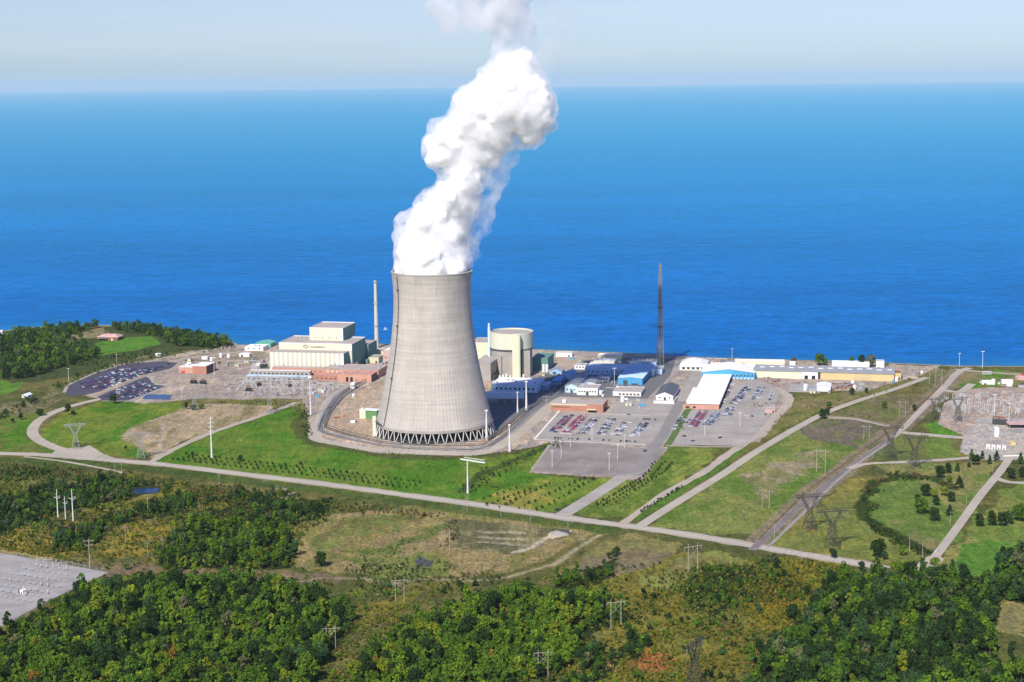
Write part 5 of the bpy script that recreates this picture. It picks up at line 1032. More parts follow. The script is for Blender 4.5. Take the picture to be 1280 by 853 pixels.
# plant clutter: containers, tanks, sheds, vans, pipe racks
def container(mat):
    e = empty('shipping_container', (0,0,0), 0, 'x', 'container'); MB().box(-3, -1.25, .15, 3, 1.25, 2.7).build('body', M[mat], e)
    mb = MB()
    for k in range(11): mb.box(-2.85 + k * .55, -1.33, .3, -2.65 + k * .55, -1.25, 2.6)
    mb.build('side_ribs', M[mat], e); MB().box(3, -1.15, .3, 3.08, 1.15, 2.6).build('door', M['steel'], e); return e
def small_tank():
    e = empty('storage_tank', (0,0,0), 0, 'x', 'tank'); MB().lathe([(2.2, 0), (2.2, 5), (1.6, 5.7), (.05, 6)], 18).build('tank_body', M['white'], e); MB().bar((2.3, 0, 0), (2.3, 0, 5.6), .25).build('ladder', M['steel'], e); return e
def shed_small():
    e = empty('small_shed', (0,0,0), 0, 'x', 'shed'); MB().box(-3, -2, 0, 3, 2, 2.8).build('wall', M['cream'], e); MB().gable(-3.3, -2.3, 3.3, 2.3, 2.8, 1.1, 'x').build('roof', M['grey_roof'], e); MB().box(-.5, -2.08, 0, .5, -2, 2.1).build('door', M['steel_dark'], e); return e
def pipe_rack():
    e = empty('pipe_rack', (0,0,0), 0, 'x', 'pipe rack')
    for x in (-6, -2, 2, 6): MB().box(x-.15, -1, 0, x+.15, -.7, 4).box(x-.15, .7, 0, x+.15, 1, 4).box(x-.15, -1, 3.7, x+.15, 1, 4).build('frame', M['steel'], e)
    mb = MB()
    for y in (-.6, 0, .6): mb.bar((-7, y, 4.2), (7, y, 4.2), .35)
    mb.build('pipes', M['porcelain'], e); return e
AREAS = [([(250,448),(320,443),(335,452),(330,458),(262,459)], 'on the bare west yard', 16), ([(452,458),(478,446),(484,452),(476,462)], 'between the turbine hall and the cooling tower', 7), ([(662,476),(700,458),(728,470),(690,490)], 'in the tower shadow right of the reactor', 14),
  ([(700,447),(790,448),(800,456),(735,462)], 'near the cream shore buildings', 12), ([(735,476),(800,486),(760,500),(730,498)], 'between the white office and the blue hall', 12), ([(770,500),(812,500),(800,512),(768,510)], 'on the asphalt below the single storey office', 6), ([(836,455),(850,450),(915,452),(915,456),(885,457)], 'on the shore behind the wide blue hall', 9),
  ([(1000,480),(1100,480),(1060,492),(1005,492)], 'in the storage yard', 16), ([(1112,480),(1145,470),(1165,462),(1120,476)], 'east of the long warehouse', 6), ([(1212,478),(1290,482),(1290,490),(1230,487)], 'on the north side of the right switchyard', 8), ([(290,497),(400,498),(410,490),(400,488)], 'along the lower side of the left switchyard', 8), ([(200,462),(222,452),(240,448),(262,450),(235,462)], 'around the square brick building', 6)]
kinds = [('grey', container('steel'), 'shipping container'), ('white', container('white'), 'shipping container'), ('rust brown', container('rust'), 'shipping container'), ('blue', container('blue'), 'shipping container'), ('white', small_tank(), 'round tank'), ('cream', shed_small(), 'small shed'), ('grey', pipe_rack(), 'pipe rack')]
kused = set()
for ai, (poly, where, n) in enumerate(AREAS):
    r = random.Random(300 + ai)
    for x, y in inpx(poly, n, 400 + ai, 5.5):
        ki = r.choices(range(7), (3, 3, 1.5, 1, 1.5, 2.5, 2))[0]; cname, pr_, what = kinds[ki]
        o = copy_tree(pr_) if ki in kused else pr_; kused.add(ki)
        place(o, x, y, R(-12 + r.choice([0, 90]) + r.uniform(-4, 4)), r.uniform(.75, 1.15), f'{cname} {what} {where}', f'{cname} {what}s {where}')
for ki, (cname, pr_, what) in enumerate(kinds):
    if ki not in kused:
        for ch in list(pr_.children): bpy.data.objects.remove(ch)
        bpy.data.objects.remove(pr_)
# overhead lines
def line(label, spots, hh, offs, sag=3.0, t=.09):
    pts = [G(*s) for s in spots]; o0 = pts[0].copy(); mb = MB()
    for a, b_ in zip(pts[:-1], pts[1:]):
        d = (b_ - a).normalized(); nr = Vector((-d.y, d.x, 0))
        for off in offs:
            pv = None
            for k in range(11):
                q = k / 10; p = a.lerp(b_, q) + nr * off + Vector((0, 0, hh - sag * 4 * q * (1 - q))) - o0
                if pv is not None: mb.bar(pv, p, t)
                pv = p
    o = mb.build('power_line', M['wire']); o.location = o0; tag(o, label, 'power line')
mk('wire', (.12,.12,.12))
line('power line strung from the nearest dark pylon up to the right switchyard', [(868,862),(1040.5,686),(1143,586),(1197,527)], 27, (-10, 0, 10), 6)
line('power line along the railway through the leaning dark pylons', [(950,760),(1012,664),(1113,574),(1169,525)], 26, (-9, 0, 9), 6)
line('power line between the pale pylons of the left lawn and the switchyard', [(-40,640),(95,561),(243,513),(300,490)], 22, (-8, 0, 8), 4)
line('power line from the bare field pylon to the pylon beside the perimeter road', [(60,640),(176,573),(337,517),(380,492)], 22, (-8, 0, 8), 4)
line('wires between the two legged poles crossing the brush', [(-20,668),(157,678),(203,690)], 12, (-2, 2), 1.5, .06)
line('wires of the two legged poles at the bottom of the photo', [(414,813),(500,752),(557.5,687)], 15, (-4, 0, 4), 2, .06)
line('wires between the two legged poles of the olive meadow', [(866,716),(957,636),(1026,590),(1083,550),(1128,520),(1166,481)], 15, (-4, 0, 4), 2, .06)
# ================================================================ CARS
def car_mesh():
    mb = MB(); L, Wd = 2.3, .9
    prof = [(-L, .35, .80), (-L*.97, .35, .95), (-L*.55, .30, 1.0), (L*.45, .30, .98), (L*.93, .35, .80), (L, .38, .60)]
    vs = []; fs = []
    for x, zb, zt in prof: vs += [(x, -Wd, zb), (x, Wd, zb), (x, Wd, zt), (x, -Wd, zt)]
    for i in range(len(prof) - 1):
        a = 4 * i
        for j in range(4): fs.append((a + j, a + (j + 1) % 4, a + 4 + (j + 1) % 4, a + 4 + j))
    fs += [(3, 2, 1, 0), (20, 21, 22, 23)]; mb.add(vs, fs, 0)
    # greenhouse
    g0 = [(-L*.72, -.82, .98), (L*.42, -.82, .98), (L*.42, .82, .98), (-L*.72, .82, .98)]; g1 = [(-L*.52, -.68, 1.45), (L*.12, -.68, 1.45), (L*.12, .68, 1.45), (-L*.52, .68, 1.45)]
    mb.add(g0 + g1, [(0,1,5,4),(1,2,6,5),(2,3,7,6),(3,0,4,7)], 1); mb.box(-L*.53, -.7, 1.45, L*.13, .7, 1.5, 0)
    for x in (-1.4, 1.4):
        for y in (-.82, .82):
            n = 10; vs = [(x + .33*math.cos(2*math.pi*k/n), y + s*.1, .33 + .33*math.sin(2*math.pi*k/n)) for s in (-1, 1) for k in range(n)]
            mb.add(vs, [tuple(range(n)), tuple(range(2*n-1, n-1, -1))] + [(k, (k+1) % n, n+(k+1) % n, n+k) for k in range(n)], 2)
    return mb
car0 = car_mesh().build('parked_car', [M['car_paint'], M['glass'], M['black']])
CARC = {'white': (.75,.75,.75), 'silver': (.42,.43,.45), 'black': (.02,.02,.025), 'dark blue': (.03,.05,.16), 'red': (.42,.03,.05), 'maroon': (.20,.02,.06), 'grey': (.16,.17,.18), 'tan': (.4,.34,.25), 'green': (.03,.10,.06)}
ncar = [0]; used_car = [False]
CARS = []
def put_car(x, y, rz, colr, where, grp, z=.09, own=None): CARS.append((x, y, rz, colr, own or f'{colr} car parked {where}', f'{colr} cars {grp}', z))
def car_row(a, b_, wts, where, grp, fill=.85, double=True, seed=0, gap=2.75, ang=90):
    r = random.Random(seed); A = G(*a); B_ = G(*b_); d = (B_ - A); L = d.length; d /= L; n = int(L / gap); nr = Vector((-d.y, d.x, 0)); th = math.atan2(d.y, d.x) + R(90)
    ks, ws = zip(*wts)
    for i in range(n):
        for s in ((-1, 1) if double else (0,)):
            if r.random() > fill: continue
            p = A + d * (i + .5) * gap + nr * s * 2.75; put_car(p.x + r.uniform(-.15,.15), p.y + r.uniform(-.3,.3), th + (0 if r.random() < .5 else math.pi) + r.uniform(-.03,.03), r.choices(ks, ws)[0], where, grp)
W1 = 'in the full car park below the brick building'; g1_ = 'of the full car park'
mixA = [('dark blue',2),('black',2),('red',2),('silver',1),('maroon',1)]; mixB = [('red',3),('white',1),('dark blue',1),('silver',1),('maroon',1)]; mixC = [('white',2),('grey',2),('black',2),('silver',2)]
lines = [((690,542),(713,519),mixA),((706,543),(731,519),mixB),((725,544),(745,522),mixC),((751,544),(765,524),mixC),((768,545),(785,528),mixC),((792,546),(806,529),mixC)]
for i, (a, b_, mx) in enumerate(lines): car_row(a, b_, mx, W1, g1_, .80, True, i, 3.5)
car_row((678,547.5),(796,553),[('black',2),('grey',1),('dark blue',1)], 'nose to kerb along the lower edge of the full car park', 'along the lower kerb', .42, False, 20, 2.9)
car_row((803,524.5),(823,525.5),[('black',1)], 'in the short row at the upper right of the full car park', 'of the short row', .95, False, 21, 3)
W2 = 'beside the white roofed hall'; g2_ = 'beside the white roofed hall'
for i, (a, b_, mx, f_) in enumerate([((866,534),(880,514),[('red',2),('maroon',2),('dark blue',1),('white',1)],.85),((884,532),(898,515),[('white',1),('grey',1),('dark blue',1),('silver',1)],.7),((861,524),(853,530),mixC,.5),((908,522),(914,509),mixC,.6),((917,505),(936,484),mixC,.65),((903,505),(917,478),[('grey',2),('maroon',1),('white',2)],.45),((944,500),(952,485),mixC,.65),((962,501),(966,491),[('black',1),('white',1)],.7),((841,539),(851,521),mixC,.4)]):
    car_row(a, b_, mx, W2, g2_, min(.95, f_ * 1.3), i not in (5, 7, 8), 40 + i, 3.1)
for k, (x, y, c_) in enumerate(((933,520,'white'),(936,523,'white'),(940,521,'black'),(855,546,'black'),(866,552,'dark blue'),(900,548,'black'),(957,519,'dark blue'))): 
    p = G(x, y); put_car(p.x, p.y, R(20 + k * 40), c_, 'scattered on the open part of the white roofed hall car park', 'scattered by the hall')
W3 = 'in the dark left car park'; g3_ = 'of the dark left car park'; mixL = [('dark blue',3),('black',3),('maroon',2),('white',1.3),('grey',1),('silver',1)]
for i, (a, b_) in enumerate([((108,483),(168,461)),((116,486),(190,459.5)),((128,486),(205,457.5)),((112,478),(150,463)),((98,488),(160,464.5)),((104,481),(160,461)),((150,472),(212,455.5))]): car_row(a, b_, mixL, W3, g3_, .75 if i < 3 else .4, i not in (3, 6), 60 + i, 3.6)
W4 = 'in the smaller triangular part of the left car park'
for i, (a, b_) in enumerate([((139,493),(176,477)),((150,497),(190,480)),((135,497),(180,479.5)),((162,498),(195,484))]): car_row(a, b_, mixL, W4, 'of the triangular lot', .75, True, 70 + i, 3.6)
for x, y, rz, c_, lb in ((806.5,564.5,60,'black','driving down the entrance road beside the empty car park'),(696,638,10,'black','waiting at the main road junction'),(1172,689.5,40,'white','standing beside the right hand road near the forest'),(427,482,20,'white','beside the brick annex with two openings'),(413,481.5,20,'dark blue','left of the white van by the brick annex'),(395,480.5,5,'dark blue','by the corner of the low brick block'),(1137,474.5,10,'black','on the sand east of the yellow shed'),(1130,473.5,20,'maroon','between the yellow shed and the sand'),(233,451,10,'black','on the bare west yard behind the brick building'),(786,519,0,'grey','near the crossing above the full car park'),(1200,662,0,'white','x')):
    if lb == 'x': continue
    p = G(x, y); put_car(p.x, p.y, R(rz), c_, '', 'standing or driving singly around the site', .1, f'{c_} car {lb}')
def car_view(c): px, py_ = P(c[0], c[1]); return -5 < px < W0 + 5
CARS.sort(key=lambda c: (not car_view(c), c[0]**2 + c[1]**2)); own_cars = CARS[:290]; mass = CARS[290:]
for i, (x, y, rz, c_, lb, gr, z) in enumerate(own_cars):
    o = car0 if i == 0 else car0.copy()
    if i: col.objects.link(o)
    o.location = (x, y, z); o.rotation_euler = (0, 0, rz); o.color = (*CARC[c_], 1); tag(o, lb, 'car', gr)
if mass:
    cv = np.array([v.co[:] for v in car0.data.vertices]); cf = [tuple(p.vertices) for p in car0.data.polygons]; cmi = [p.material_index for p in car0.data.polygons]; names = list(CARC)
    cm = {k: surf('car_' + k.replace(' ', '_'), CARC[k], var=.03, rough=.3, spec=.5) for k in names}; mb = MB()
    for x, y, rz, c_, lb, gr, z in mass:
        c, s_ = math.cos(rz), math.sin(rz); n0 = len(mb.v); mb.v += [(a*c - b*s_ + x, a*s_ + b*c + y, d + z) for a, b, d in cv]; mb.f += [tuple(i + n0 for i in f) for f in cf]; mb.m += [names.index(c_) + 2 if q == 0 else q - 1 for q in cmi]
    tag(mb.build('parked_cars', [M['glass'], M['black']] + [cm[k] for k in names]), 'the remaining rows of cars filling the farther parts of the car parks', kind='stuff')
print('cars', len(own_cars), len(mass))
# ================================================================ TREES
def leaf_cloud(seed, h=10.0, r=4.5, base=.18, clumps=24, per=36, size=1.0, shape='round', dark=.62):
    """crown of separate leaf clumps: returns vertices, quads and a grey-green variation colour per vertex"""
    g = np.random.default_rng(seed); V = []; Cc = []
    for k in range(clumps):
        if shape == 'cone':
            t = g.random() ** .8; z = h * (base + (1 - base) * t); rr = r * (1 - t) * 1.02 + .25; a = g.random() * 6.283; q = math.sqrt(g.random()) * .8
            c = np.array([math.cos(a) * rr * q, math.sin(a) * rr * q, z]); cr = max(.5, rr * .5)
        else:
            v = g.normal(size=3); v /= np.linalg.norm(v); q = .45 + .3 * g.random(); v[2] = v[2] * .9 + .12
            cz = h * (base + (1 - base) * .5); c = np.array([v[0] * r * q, v[1] * r * q, cz + v[2] * h * (1 - base) * .5 * q * 1.2]); cr = r * g.uniform(.30, .46)
        n = per; d = g.normal(size=(n, 3)); d /= np.linalg.norm(d, axis=1)[:, None]; d[:, 2] = np.where(d[:, 2] < -.3, -d[:, 2], d[:, 2])
        p = c + d * cr * g.uniform(.75, 1.08, (n, 1)) * np.array([1, 1, .85])
        nn = d + g.normal(size=(n, 3)) * .45; nn /= np.linalg.norm(nn, axis=1)[:, None]
        t1 = np.cross(nn, g.normal(size=(n, 3))); t1 /= np.linalg.norm(t1, axis=1)[:, None]; t2 = np.cross(nn, t1)
        s = size * g.uniform(.6, 1.15, (n, 1)) / 2
        q4 = np.stack([p - t1*s - t2*s*.7, p + t1*s - t2*s*.5, p + t1*s*.8 + t2*s*.8, p - t1*s*.6 + t2*s], 1); V.append(q4.reshape(-1, 3))
        tint = g.uniform(.7, 1.3) * g.uniform(.7, 1.3, (n, 1)); hue = np.array([g.uniform(.9, 1.2), 1.0, g.uniform(.7, 1.1)])
        Cc.append(np.repeat(tint * hue, 4, 0))
    V = np.concatenate(V); Cc = np.concatenate(Cc); Fq = np.arange(len(V)).reshape(-1, 4); return V, Fq, Cc
def make_tree(name, seed, h, r, shape='round', leafs=(26, 36), size=1.0, base=.2, trunk_r=.28, label='x', cat='tree'):
    e = empty(name, (0, 0, 0), 0, label, cat); V, Fq, Cc = leaf_cloud(seed, h, r, base, leafs[0], leafs[1], size, shape)
    g = random.Random(seed); mb = MB(); zt = h * (.62 if shape == 'round' else .9); mb.lathe([(trunk_r*1.4, -.2), (trunk_r, h*.12), (trunk_r*.5, zt)], 8)
    for k in range(5 if shape == 'round' else 0):
        a = g.uniform(0, 6.28); z = h * g.uniform(.25, .5); mb.bar((0, 0, z), (math.cos(a)*r*.55, math.sin(a)*r*.55, z + h*.25), trunk_r*.9, 0, trunk_r*.3)
    mb.build('trunk', M['bark'], e); np_mesh('crown', V, Fq, M['leaf'], Cc, e); return e
TN = {GREEN: 'mid green', MID: 'fresh green', LIME: 'yellow green', DARK: 'dark green', BLUEG: 'deep bluish green', AUT: 'golden', RUST: 'reddish brown', GREYG: 'grey green'}
protoT = [make_tree('broadleaf_tree', 100 + i, hh, rr, 'round', (26 + i % 3 * 5, 44), .86, .10) for i, (hh, rr) in enumerate([(11, 4.6), (10, 4.2), (12.5, 4.4), (9.5, 4.8), (11.5, 5.0), (8.5, 3.8), (13, 4.2), (15.5, 3.0), (7, 4.6)])]
used = set()
def put_tree(protos, i, x, y, sc, rz, tint, label, group, jit=0):
    p = protos[i % len(protos)]
    if p.name in used: o = copy_tree(p)
    else: o = p; used.add(p.name)
    o.location = (x, y, 0); o.rotation_euler = (0, 0, rz); o.scale = (sc, sc, sc * (1 + jit)); o['label'] = label
    if group: o['group'] = group
    for ch in o.children:
        if ch.name.startswith('crown'): ch.color = (*[c * SHADE for c in tint], 1)
    return o
SHADE = 1.0
PONDW = polyw([(160,610),(204,608),(204,624),(160,630)]); YARDW = polyw([(-80,690),(0,688),(140,715),(100,738),(20,785),(-80,810)]); RUBW = polyw([(636,690),(688,662),(714,662),(710,674),(668,694)]); MAINW = polyw(MAIN); SAND = [polyw(p) for p in ([(635,722),(690,706),(750,668)], [(30,571),(80,577),(140,588),(155,592)])]
def clear_of(x, y):
    ok = ~inpoly(x, y, YARDW) & ~inpoly(x, y, RUBW) & ~inpoly(x, y, PONDW)
    for W_, lim in [(MAINW, 12)] + [(s_, 5) for s_ in SAND]:
        for a, b in zip(W_[:-1], W_[1:]):
            d = b - a; t = np.clip(((x - a[0]) * d[0] + (y - a[1]) * d[1]) / (d @ d), 0, 1); ok &= np.hypot(x - a[0] - t * d[0], y - a[1] - t * d[1]) > lim
    return ok
def fill(poly, sp, seed, keep=1.0):
    """scatter points with spacing sp inside a polygon given in photo pixels on the ground"""
    g = np.random.default_rng(seed); Wp = polyw(poly); x0, y0 = Wp.min(0); x1, y1 = Wp.max(0)
    nx_, ny_ = int((x1 - x0) / sp) + 1, int((y1 - y0) / sp) + 1; xx, yy = np.meshgrid(x0 + np.arange(nx_) * sp, y0 + np.arange(ny_) * sp)
    xx = xx + (np.arange(ny_) % 2)[:, None] * sp * .5 + g.uniform(-.42, .42, xx.shape) * sp; yy = yy + g.uniform(-.42, .42, yy.shape) * sp
    xx, yy = xx.ravel(), yy.ravel(); wx = xx + (vnoise(xx, yy, 15, seed) - .5) * 14; wy = yy + (vnoise(xx, yy, 15, seed + 1) - .5) * 30
    if keep < .95:
        cl = vnoise(xx, yy, sp * 3.2, seed + 5) * .6 + vnoise(xx, yy, sp * 9, seed + 6) * .4; kp = g.random(xx.shape) < np.clip(keep + (cl - .5) * 2.6, 0, 1)
    else: kp = g.random(xx.shape) < keep
    m = inpoly(wx, wy, Wp) & kp & clear_of(xx, yy); return np.stack([xx[m], yy[m]], 1)
allp = []
for wi, (poly, sp, sz, pal, keep, where) in enumerate(WOODS):
    pts = fill(poly, sp * .84, 500 + wi, keep); rr = random.Random(wi); ks, ws = zip(*pal)
    for x, y in pts:
        big = vnoise(np.array([x]), np.array([y]), 28, 60)[0]
        allp.append((float(y), float(x), rr.uniform(sz[0] * .7, sz[1] * 1.0) * (.62 + .6 * big), rr.choices(ks, ws)[0], where, rr.uniform(0, 6.28), rr.uniform(-.15, .45), rr.randrange(99)))
def vis(x, y, m=0):
    px, py = P(x, y, 4); return -m < px < W0 + m and py < H0 + 6 + m
cand = sorted([p for p in allp if vis(p[1], p[0])], key=lambda p: -p[2] / p[0]); ind = set(map(id, cand[:285]))
# bring forward a mix: the largest in the picture are things of their own
nind = 0; rest = []
for p in allp:
    y, x, sc, tint, where, rz, j, k = p
    if id(p) in ind:
        put_tree(protoT, k, x, y, sc, rz, tint, f'{TN[tint]} broadleaf tree in {where}', f'{TN[tint]} trees in {where}', j); nind += 1
    else: rest.append((x, y, sc, tint, rz, j, k))
for fi, (poly, sp, sz, pal, keep) in enumerate(FAR):
    rr = random.Random(90 + fi); ks, ws = zip(*pal)
    for x, y in fill(poly, sp, 900 + fi, keep): rest.append((float(x), float(y), rr.uniform(*sz), rr.choices(ks, ws)[0], rr.uniform(0, 6.28), 0, rr.randrange(99)))
# the remaining trees: one mass
low = [leaf_cloud(300 + i, h, r, .08, 19, 28, 1.02) for i, (h, r) in enumerate([(11, 4.6), (9, 4.4), (14, 3.4), (8, 4.8)])]
VV, CC = [], []
for x, y, sc, tint, rz, j, k in rest:
    V, Fq_, Cc = low[k % 4]; c, s = math.cos(rz), math.sin(rz)
    VV.append(np.stack([(V[:, 0]*c - V[:, 1]*s) * sc + x, (V[:, 0]*s + V[:, 1]*c) * sc + y, V[:, 2] * sc * (1 + j)], 1)); CC.append(Cc * np.array(tint) * SHADE)
VV = np.concatenate(VV); CC = np.concatenate(CC)
wd_ = np_mesh('woods', VV, np.arange(len(VV)).reshape(-1, 4), M['leaf'], CC); tag(wd_, 'the rest of the woods in the foreground and on the wooded point', kind='stuff'); wd_.color = (1, 1, 1, 1)
print('trees', nind, len(rest))
# isolated trees
iso = [make_tree('round_tree', 700 + i, 10, 4.3, 'round', (26, 34), .95, .05) for i in range(3)]; con = [make_tree('conifer_tree', 720 + i, 10, 3.0, 'cone', (34, 30), .8, .06, .2) for i in range(2)]
def T1(px, py, hpx, tint, label, kind='r', wsc=1.0):
    g = G(px, py); sc = hpx * Rm(px, py) / 10.0; pr = iso if kind == 'r' else con
    o = put_tree(pr, int(px) % len(pr), g.x, g.y, sc, random.uniform(0, 6), tint, label, 'trees standing on the right hand meadow' if px > 1140 else 'single trees around the site'); o.scale = (sc * wsc, sc * wsc, sc)
for a in [
 (1175,598,15,DARK,'dark round tree, left one of the pair on the upper right meadow'),(1185,592,13,DARK,'dark round tree close behind the left one on the upper right meadow'),(1197,590,11,DARK,'small dark conifer right of the pair on the upper right meadow','c'),(1186.5,604,9,MID,'small bright green tree below the pair on the upper right meadow'),
 (1199,611,16,DARK,'big dark spreading conifer in the middle of the right meadow','c',1.2),(1157,621,15,DARK,'dark green tree at the west end of the yellow green bushes'),(1147,627,9,DARK,'small dark tree left of the three on the oval meadow edge'),(1151.5,643,19,GREEN,'tall dark green tree on the oval meadow edge'),(1168,652,17,DARK,'dark round tree nearest the road on the oval meadow edge'),
 (1187,645,14,DARK,'dark conifer standing alone right of the oval meadow','c',1.2),(1170,632,11,DARK,'dark tree below the yellow green bushes'),(1189,628,13,DARK,'dark tree at the east end of the yellow green bushes'),(1168,622,11,LIME,'yellow green tree, left of the two beside the dark trees'),(1180,620,12,LIME,'yellow green tree, right of the two beside the dark trees'),(1147,633,10,GREEN,'green tree pressed against the tall one on the oval meadow'),
 (1214.5,575,13,GREEN,'slim green conifer, westmost below the switchyard','c'),(1219,582,14,DARK,'dark full tree below the slim conifer by the switchyard'),(1228,574,10,DARK,'dark low tree, second from west below the switchyard','c',1.3),(1237,581,12,DARK,'dark pointed conifer third below the switchyard','c'),(1245.5,576,12,DARK,'dark conifer nearest the switchyard gate','c',1.2),(1211,585,6,DARK,'small dark shrub tree at the track end'),
 (1264,599,14,DARK,'reddish dark tree right of the road below the gate'),(1278,597,13,DARK,'dark green tree at the right edge below the gate'),(1276,580,13,BLUEG,'dark conifer at the right edge beside the gate','c',1.4),
 (1224,659,17,DARK,'westmost dark tree of the row right of the road','r',.85),(1239.5,658,19,DARK,'second dark tree of the row right of the road','r',.85),(1252,659,19,DARK,'third dark tree of the row right of the road','r',.75),(1261.5,656,17,BLUEG,'fourth dark tree of the row right of the road','r',.8),(1274,652,20,GREEN,'bright green tree at the end of the row right of the road'),
 (1097.5,698,23,DARK,'big dark round tree by itself above the bottom right wood'),(1042,698,12,DARK,'dark bush at the foot of the nearest dark pylon'),(1106,700,10,BLUEG,'smaller dark tree right of the big one above the bottom right wood'),(970,712,13,DARK,'dark round tree just below the main road in the goldenrod'),(980,721,9,DARK,'small dark bush below the round tree in the goldenrod'),
 (1253,708,24,DARK,'tall dark conifer on the bright lawn at the right edge','c',1.3),(1190,722,22,BLUEG,'dark pointed tree at the foot of the right hand road','c'),(1205,724,18,DARK,'dark tree beside the pointed one at the road foot'),
 (401,709,18,DARK,'single dark tree standing on the dry meadow edge'),(85,519,14,DARK,'tall dark tree beside the curving access road','r',.7),(91,519,6,DARK,'low dark bush right of the tall tree by the curving road'),(26,525,8,DARK,'dark bush at the top of the left lawn'),(16,529,6,DARK,'smaller dark bush on the left lawn'),(50,520,8,DARK,'dark low bush beside the upper end of the curving road','r',1.5),
 (142,505,12,DARK,'dark tree at the lower edge of the dark car park'),(97,559,6,DARK,'small dark bush at the foot of the pale pylon','r',1.6),(157,563,6,DARK,'dark bush on the lawn left of the bare field','r',.8),(240.5,570.5,6,DARK,'small dark tree on the lawn left of the tall steel mast'),(300.5,577,8,DARK,'small dark tree above the sapling rows right of the tall mast'),(376,582,5,DARK,'tiny dark tree on the long lawn'),
 (233,512,9,DARK,'dark shrub left of the grey pylon below the switchyard','r',.6),(242,513,7,DARK,'dark bushes at the foot of the grey pylon','r',1.5),(252,512,7,GREEN,'green bush right of the grey pylon foot','r',1.3),
 (1034,519,8,DARK,'dark tree leaning over the straight pale road','r',1.1),(1028,524,12,DARK,'dark tree below the bend of the straight pale road'),(1036,511,9,GREEN,'green tree above the straight pale road beside the storage yard'),(1065,494,9,DARK,'dark tree right of the storage yard'),(1083,492,7,DARK,'small dark tree on the verge of the straight road'),(1105,511,9,GREEN,'green tree in the brown field'),(1143,514,8,DARK,'dark tree in the brown field beside the railway'),
 (992,456,9,GREYG,'grey green tree on the shore behind the white hut'),(1024,457,15,GREEN,'pointed green tree on the shore behind the warehouse'),(1031,457,9,MID,'low green tree right of the pointed tree on the shore'),(1064,458,11,GREEN,'green tree, left of the three on the shore behind the warehouse'),(1077,459,15,DARK,'dark tree, middle of the three on the shore behind the warehouse'),(1089,459,15,GREYG,'grey green tree, right of the three on the shore'),
 (1128,695,14,MID,'light green tree at the top of the bottom right wood'),(145,424,7,DARK,'dark tree in front of the brown lake house'),(88,419,6,DARK,'small dark tree on the pale clearing of the point'),(101,424,8,GREEN,'round green tree on the pale clearing of the point'),(120,447,10,DARK,'tall thin dark tree at the edge of the wooded point','r',.6)]: T1(*a)
# saplings in rows
sp_ = empty('sapling', (0,0,0), 0, 'x', 'sapling'); V, Fq_, Cc = leaf_cloud(801, 2.1, 1.05, .1, 7, 14, .55, 'round'); cwn = np_mesh('crown', V, Fq_, M['leaf'], Cc, sp_); cwn.color = (.014,.034,.009,1); MB().lathe([(.07, -.05), (.05, .7)], 6).build('stem', M['bark'], sp_)
nsap = [0]
def sapling(px=None, py=None, g=None, label='', group=''):
    o = sp_ if nsap[0] == 0 else copy_tree(sp_); nsap[0] += 1; g = g if g is not None else G(px, py)
    o.location = (g[0] + random.uniform(-.7,.7), g[1] + random.uniform(-1,1), 0); o.rotation_euler = (0, 0, random.uniform(0, 6)); s = random.uniform(.75, 1.3); o.scale = (s*1.2, s*1.2, s*1.15); o['label'] = label; o['group'] = group
for i, off in enumerate((20, 31, 42)):
    e_ = edge(MAIN, off); seg = [(a, b) for a, b in zip(e_[:-1], e_[1:]) if a[0] > 195 and b[0] < 610]
    for a, b in seg:
        A, B_ = G(*a), G(*b); n = int((B_ - A).length / 6.6)
        for k in range(n):
            q = A.lerp(B_, (k + (i % 2) * .5) / n); pq = P(q.x, q.y)
            if 212 < pq[0] < 562: sapling(g=(q.x, q.y), label='small dark sapling in the long rows on the lawn beside the main road', group='saplings in the long rows')
def sap_line(a, b, n, label, group):
    A, B_ = G(*a), G(*b)
    for k in range(n): q = A.lerp(B_, (k + .5) / n); sapling(g=(q.x, q.y), label=label, group=group)
L2 = 'small dark sapling in the slanting rows left of the entrance road'; 
for a, b, n in (((605,634),(665,612),9),((622,637),(690,604),11),((645,638),(733,598),14),((668,641),(745,599),12),((600,626),(650,610),6)): sap_line(a, b, n, L2, 'saplings left of the entrance road')
L3 = 'small dark sapling in the rows right of the entrance road'
for a, b, n in (((745,633),(806,596),17),((752,634),(818,594),17),((762,634),(826,593),14),((806,596),(820,577),5),((818,594),(832,577),5),((826,595),(841,580),5)): sap_line(a, b, n, L3, 'saplings right of the entrance road')
sap_line((800,642),(853,609), 20, 'small dark sapling in the single row between the gravel track and the straight road', 'saplings in the single row')
print('saplings', nsap[0])
# ---------------------------------------------------------------- undergrowth: low bushes, goldenrod and rough grass
def bushes(poly, sp, seed, pal, size, keep=1.0, amp=True):
    pts = fill(poly, sp, seed, keep); g = np.random.default_rng(seed); ks = np.array([k for k, _ in pal]); ws = np.array([w_ for _, w_ in pal], float); ws /= ws.sum()
    # colours come in drifts
    q = vnoise(pts[:, 0], pts[:, 1] * .6, 26, seed) * .6 + g.random(len(pts)) * .4; order = np.argsort(np.argsort(q)) / max(1, len(q)); idx = np.searchsorted(np.cumsum(ws), order).clip(0, len(ks) - 1)
    return pts, ks[idx], g.uniform(size[0], size[1], len(pts))
bt = [leaf_cloud(850 + i, 1.6, 1.5, .02, 4, 6, .85) for i in range(4)]
BIGB = [(DARK, 4), (GREEN, 2), (OLVD_, 2), (BLUEG, 1)] if False else [(DARK, 4), (GREEN, 2), (BLUEG, 1), (MID, .5)]
GOLDB = (.19,.155,.014); GOLDD = (.14,.125,.016); OLV = (.10,.13,.018); OLVD = (.06,.085,.014); DRY = (.22,.17,.07); BRN = (.11,.07,.035); PALE = (.26,.24,.15)
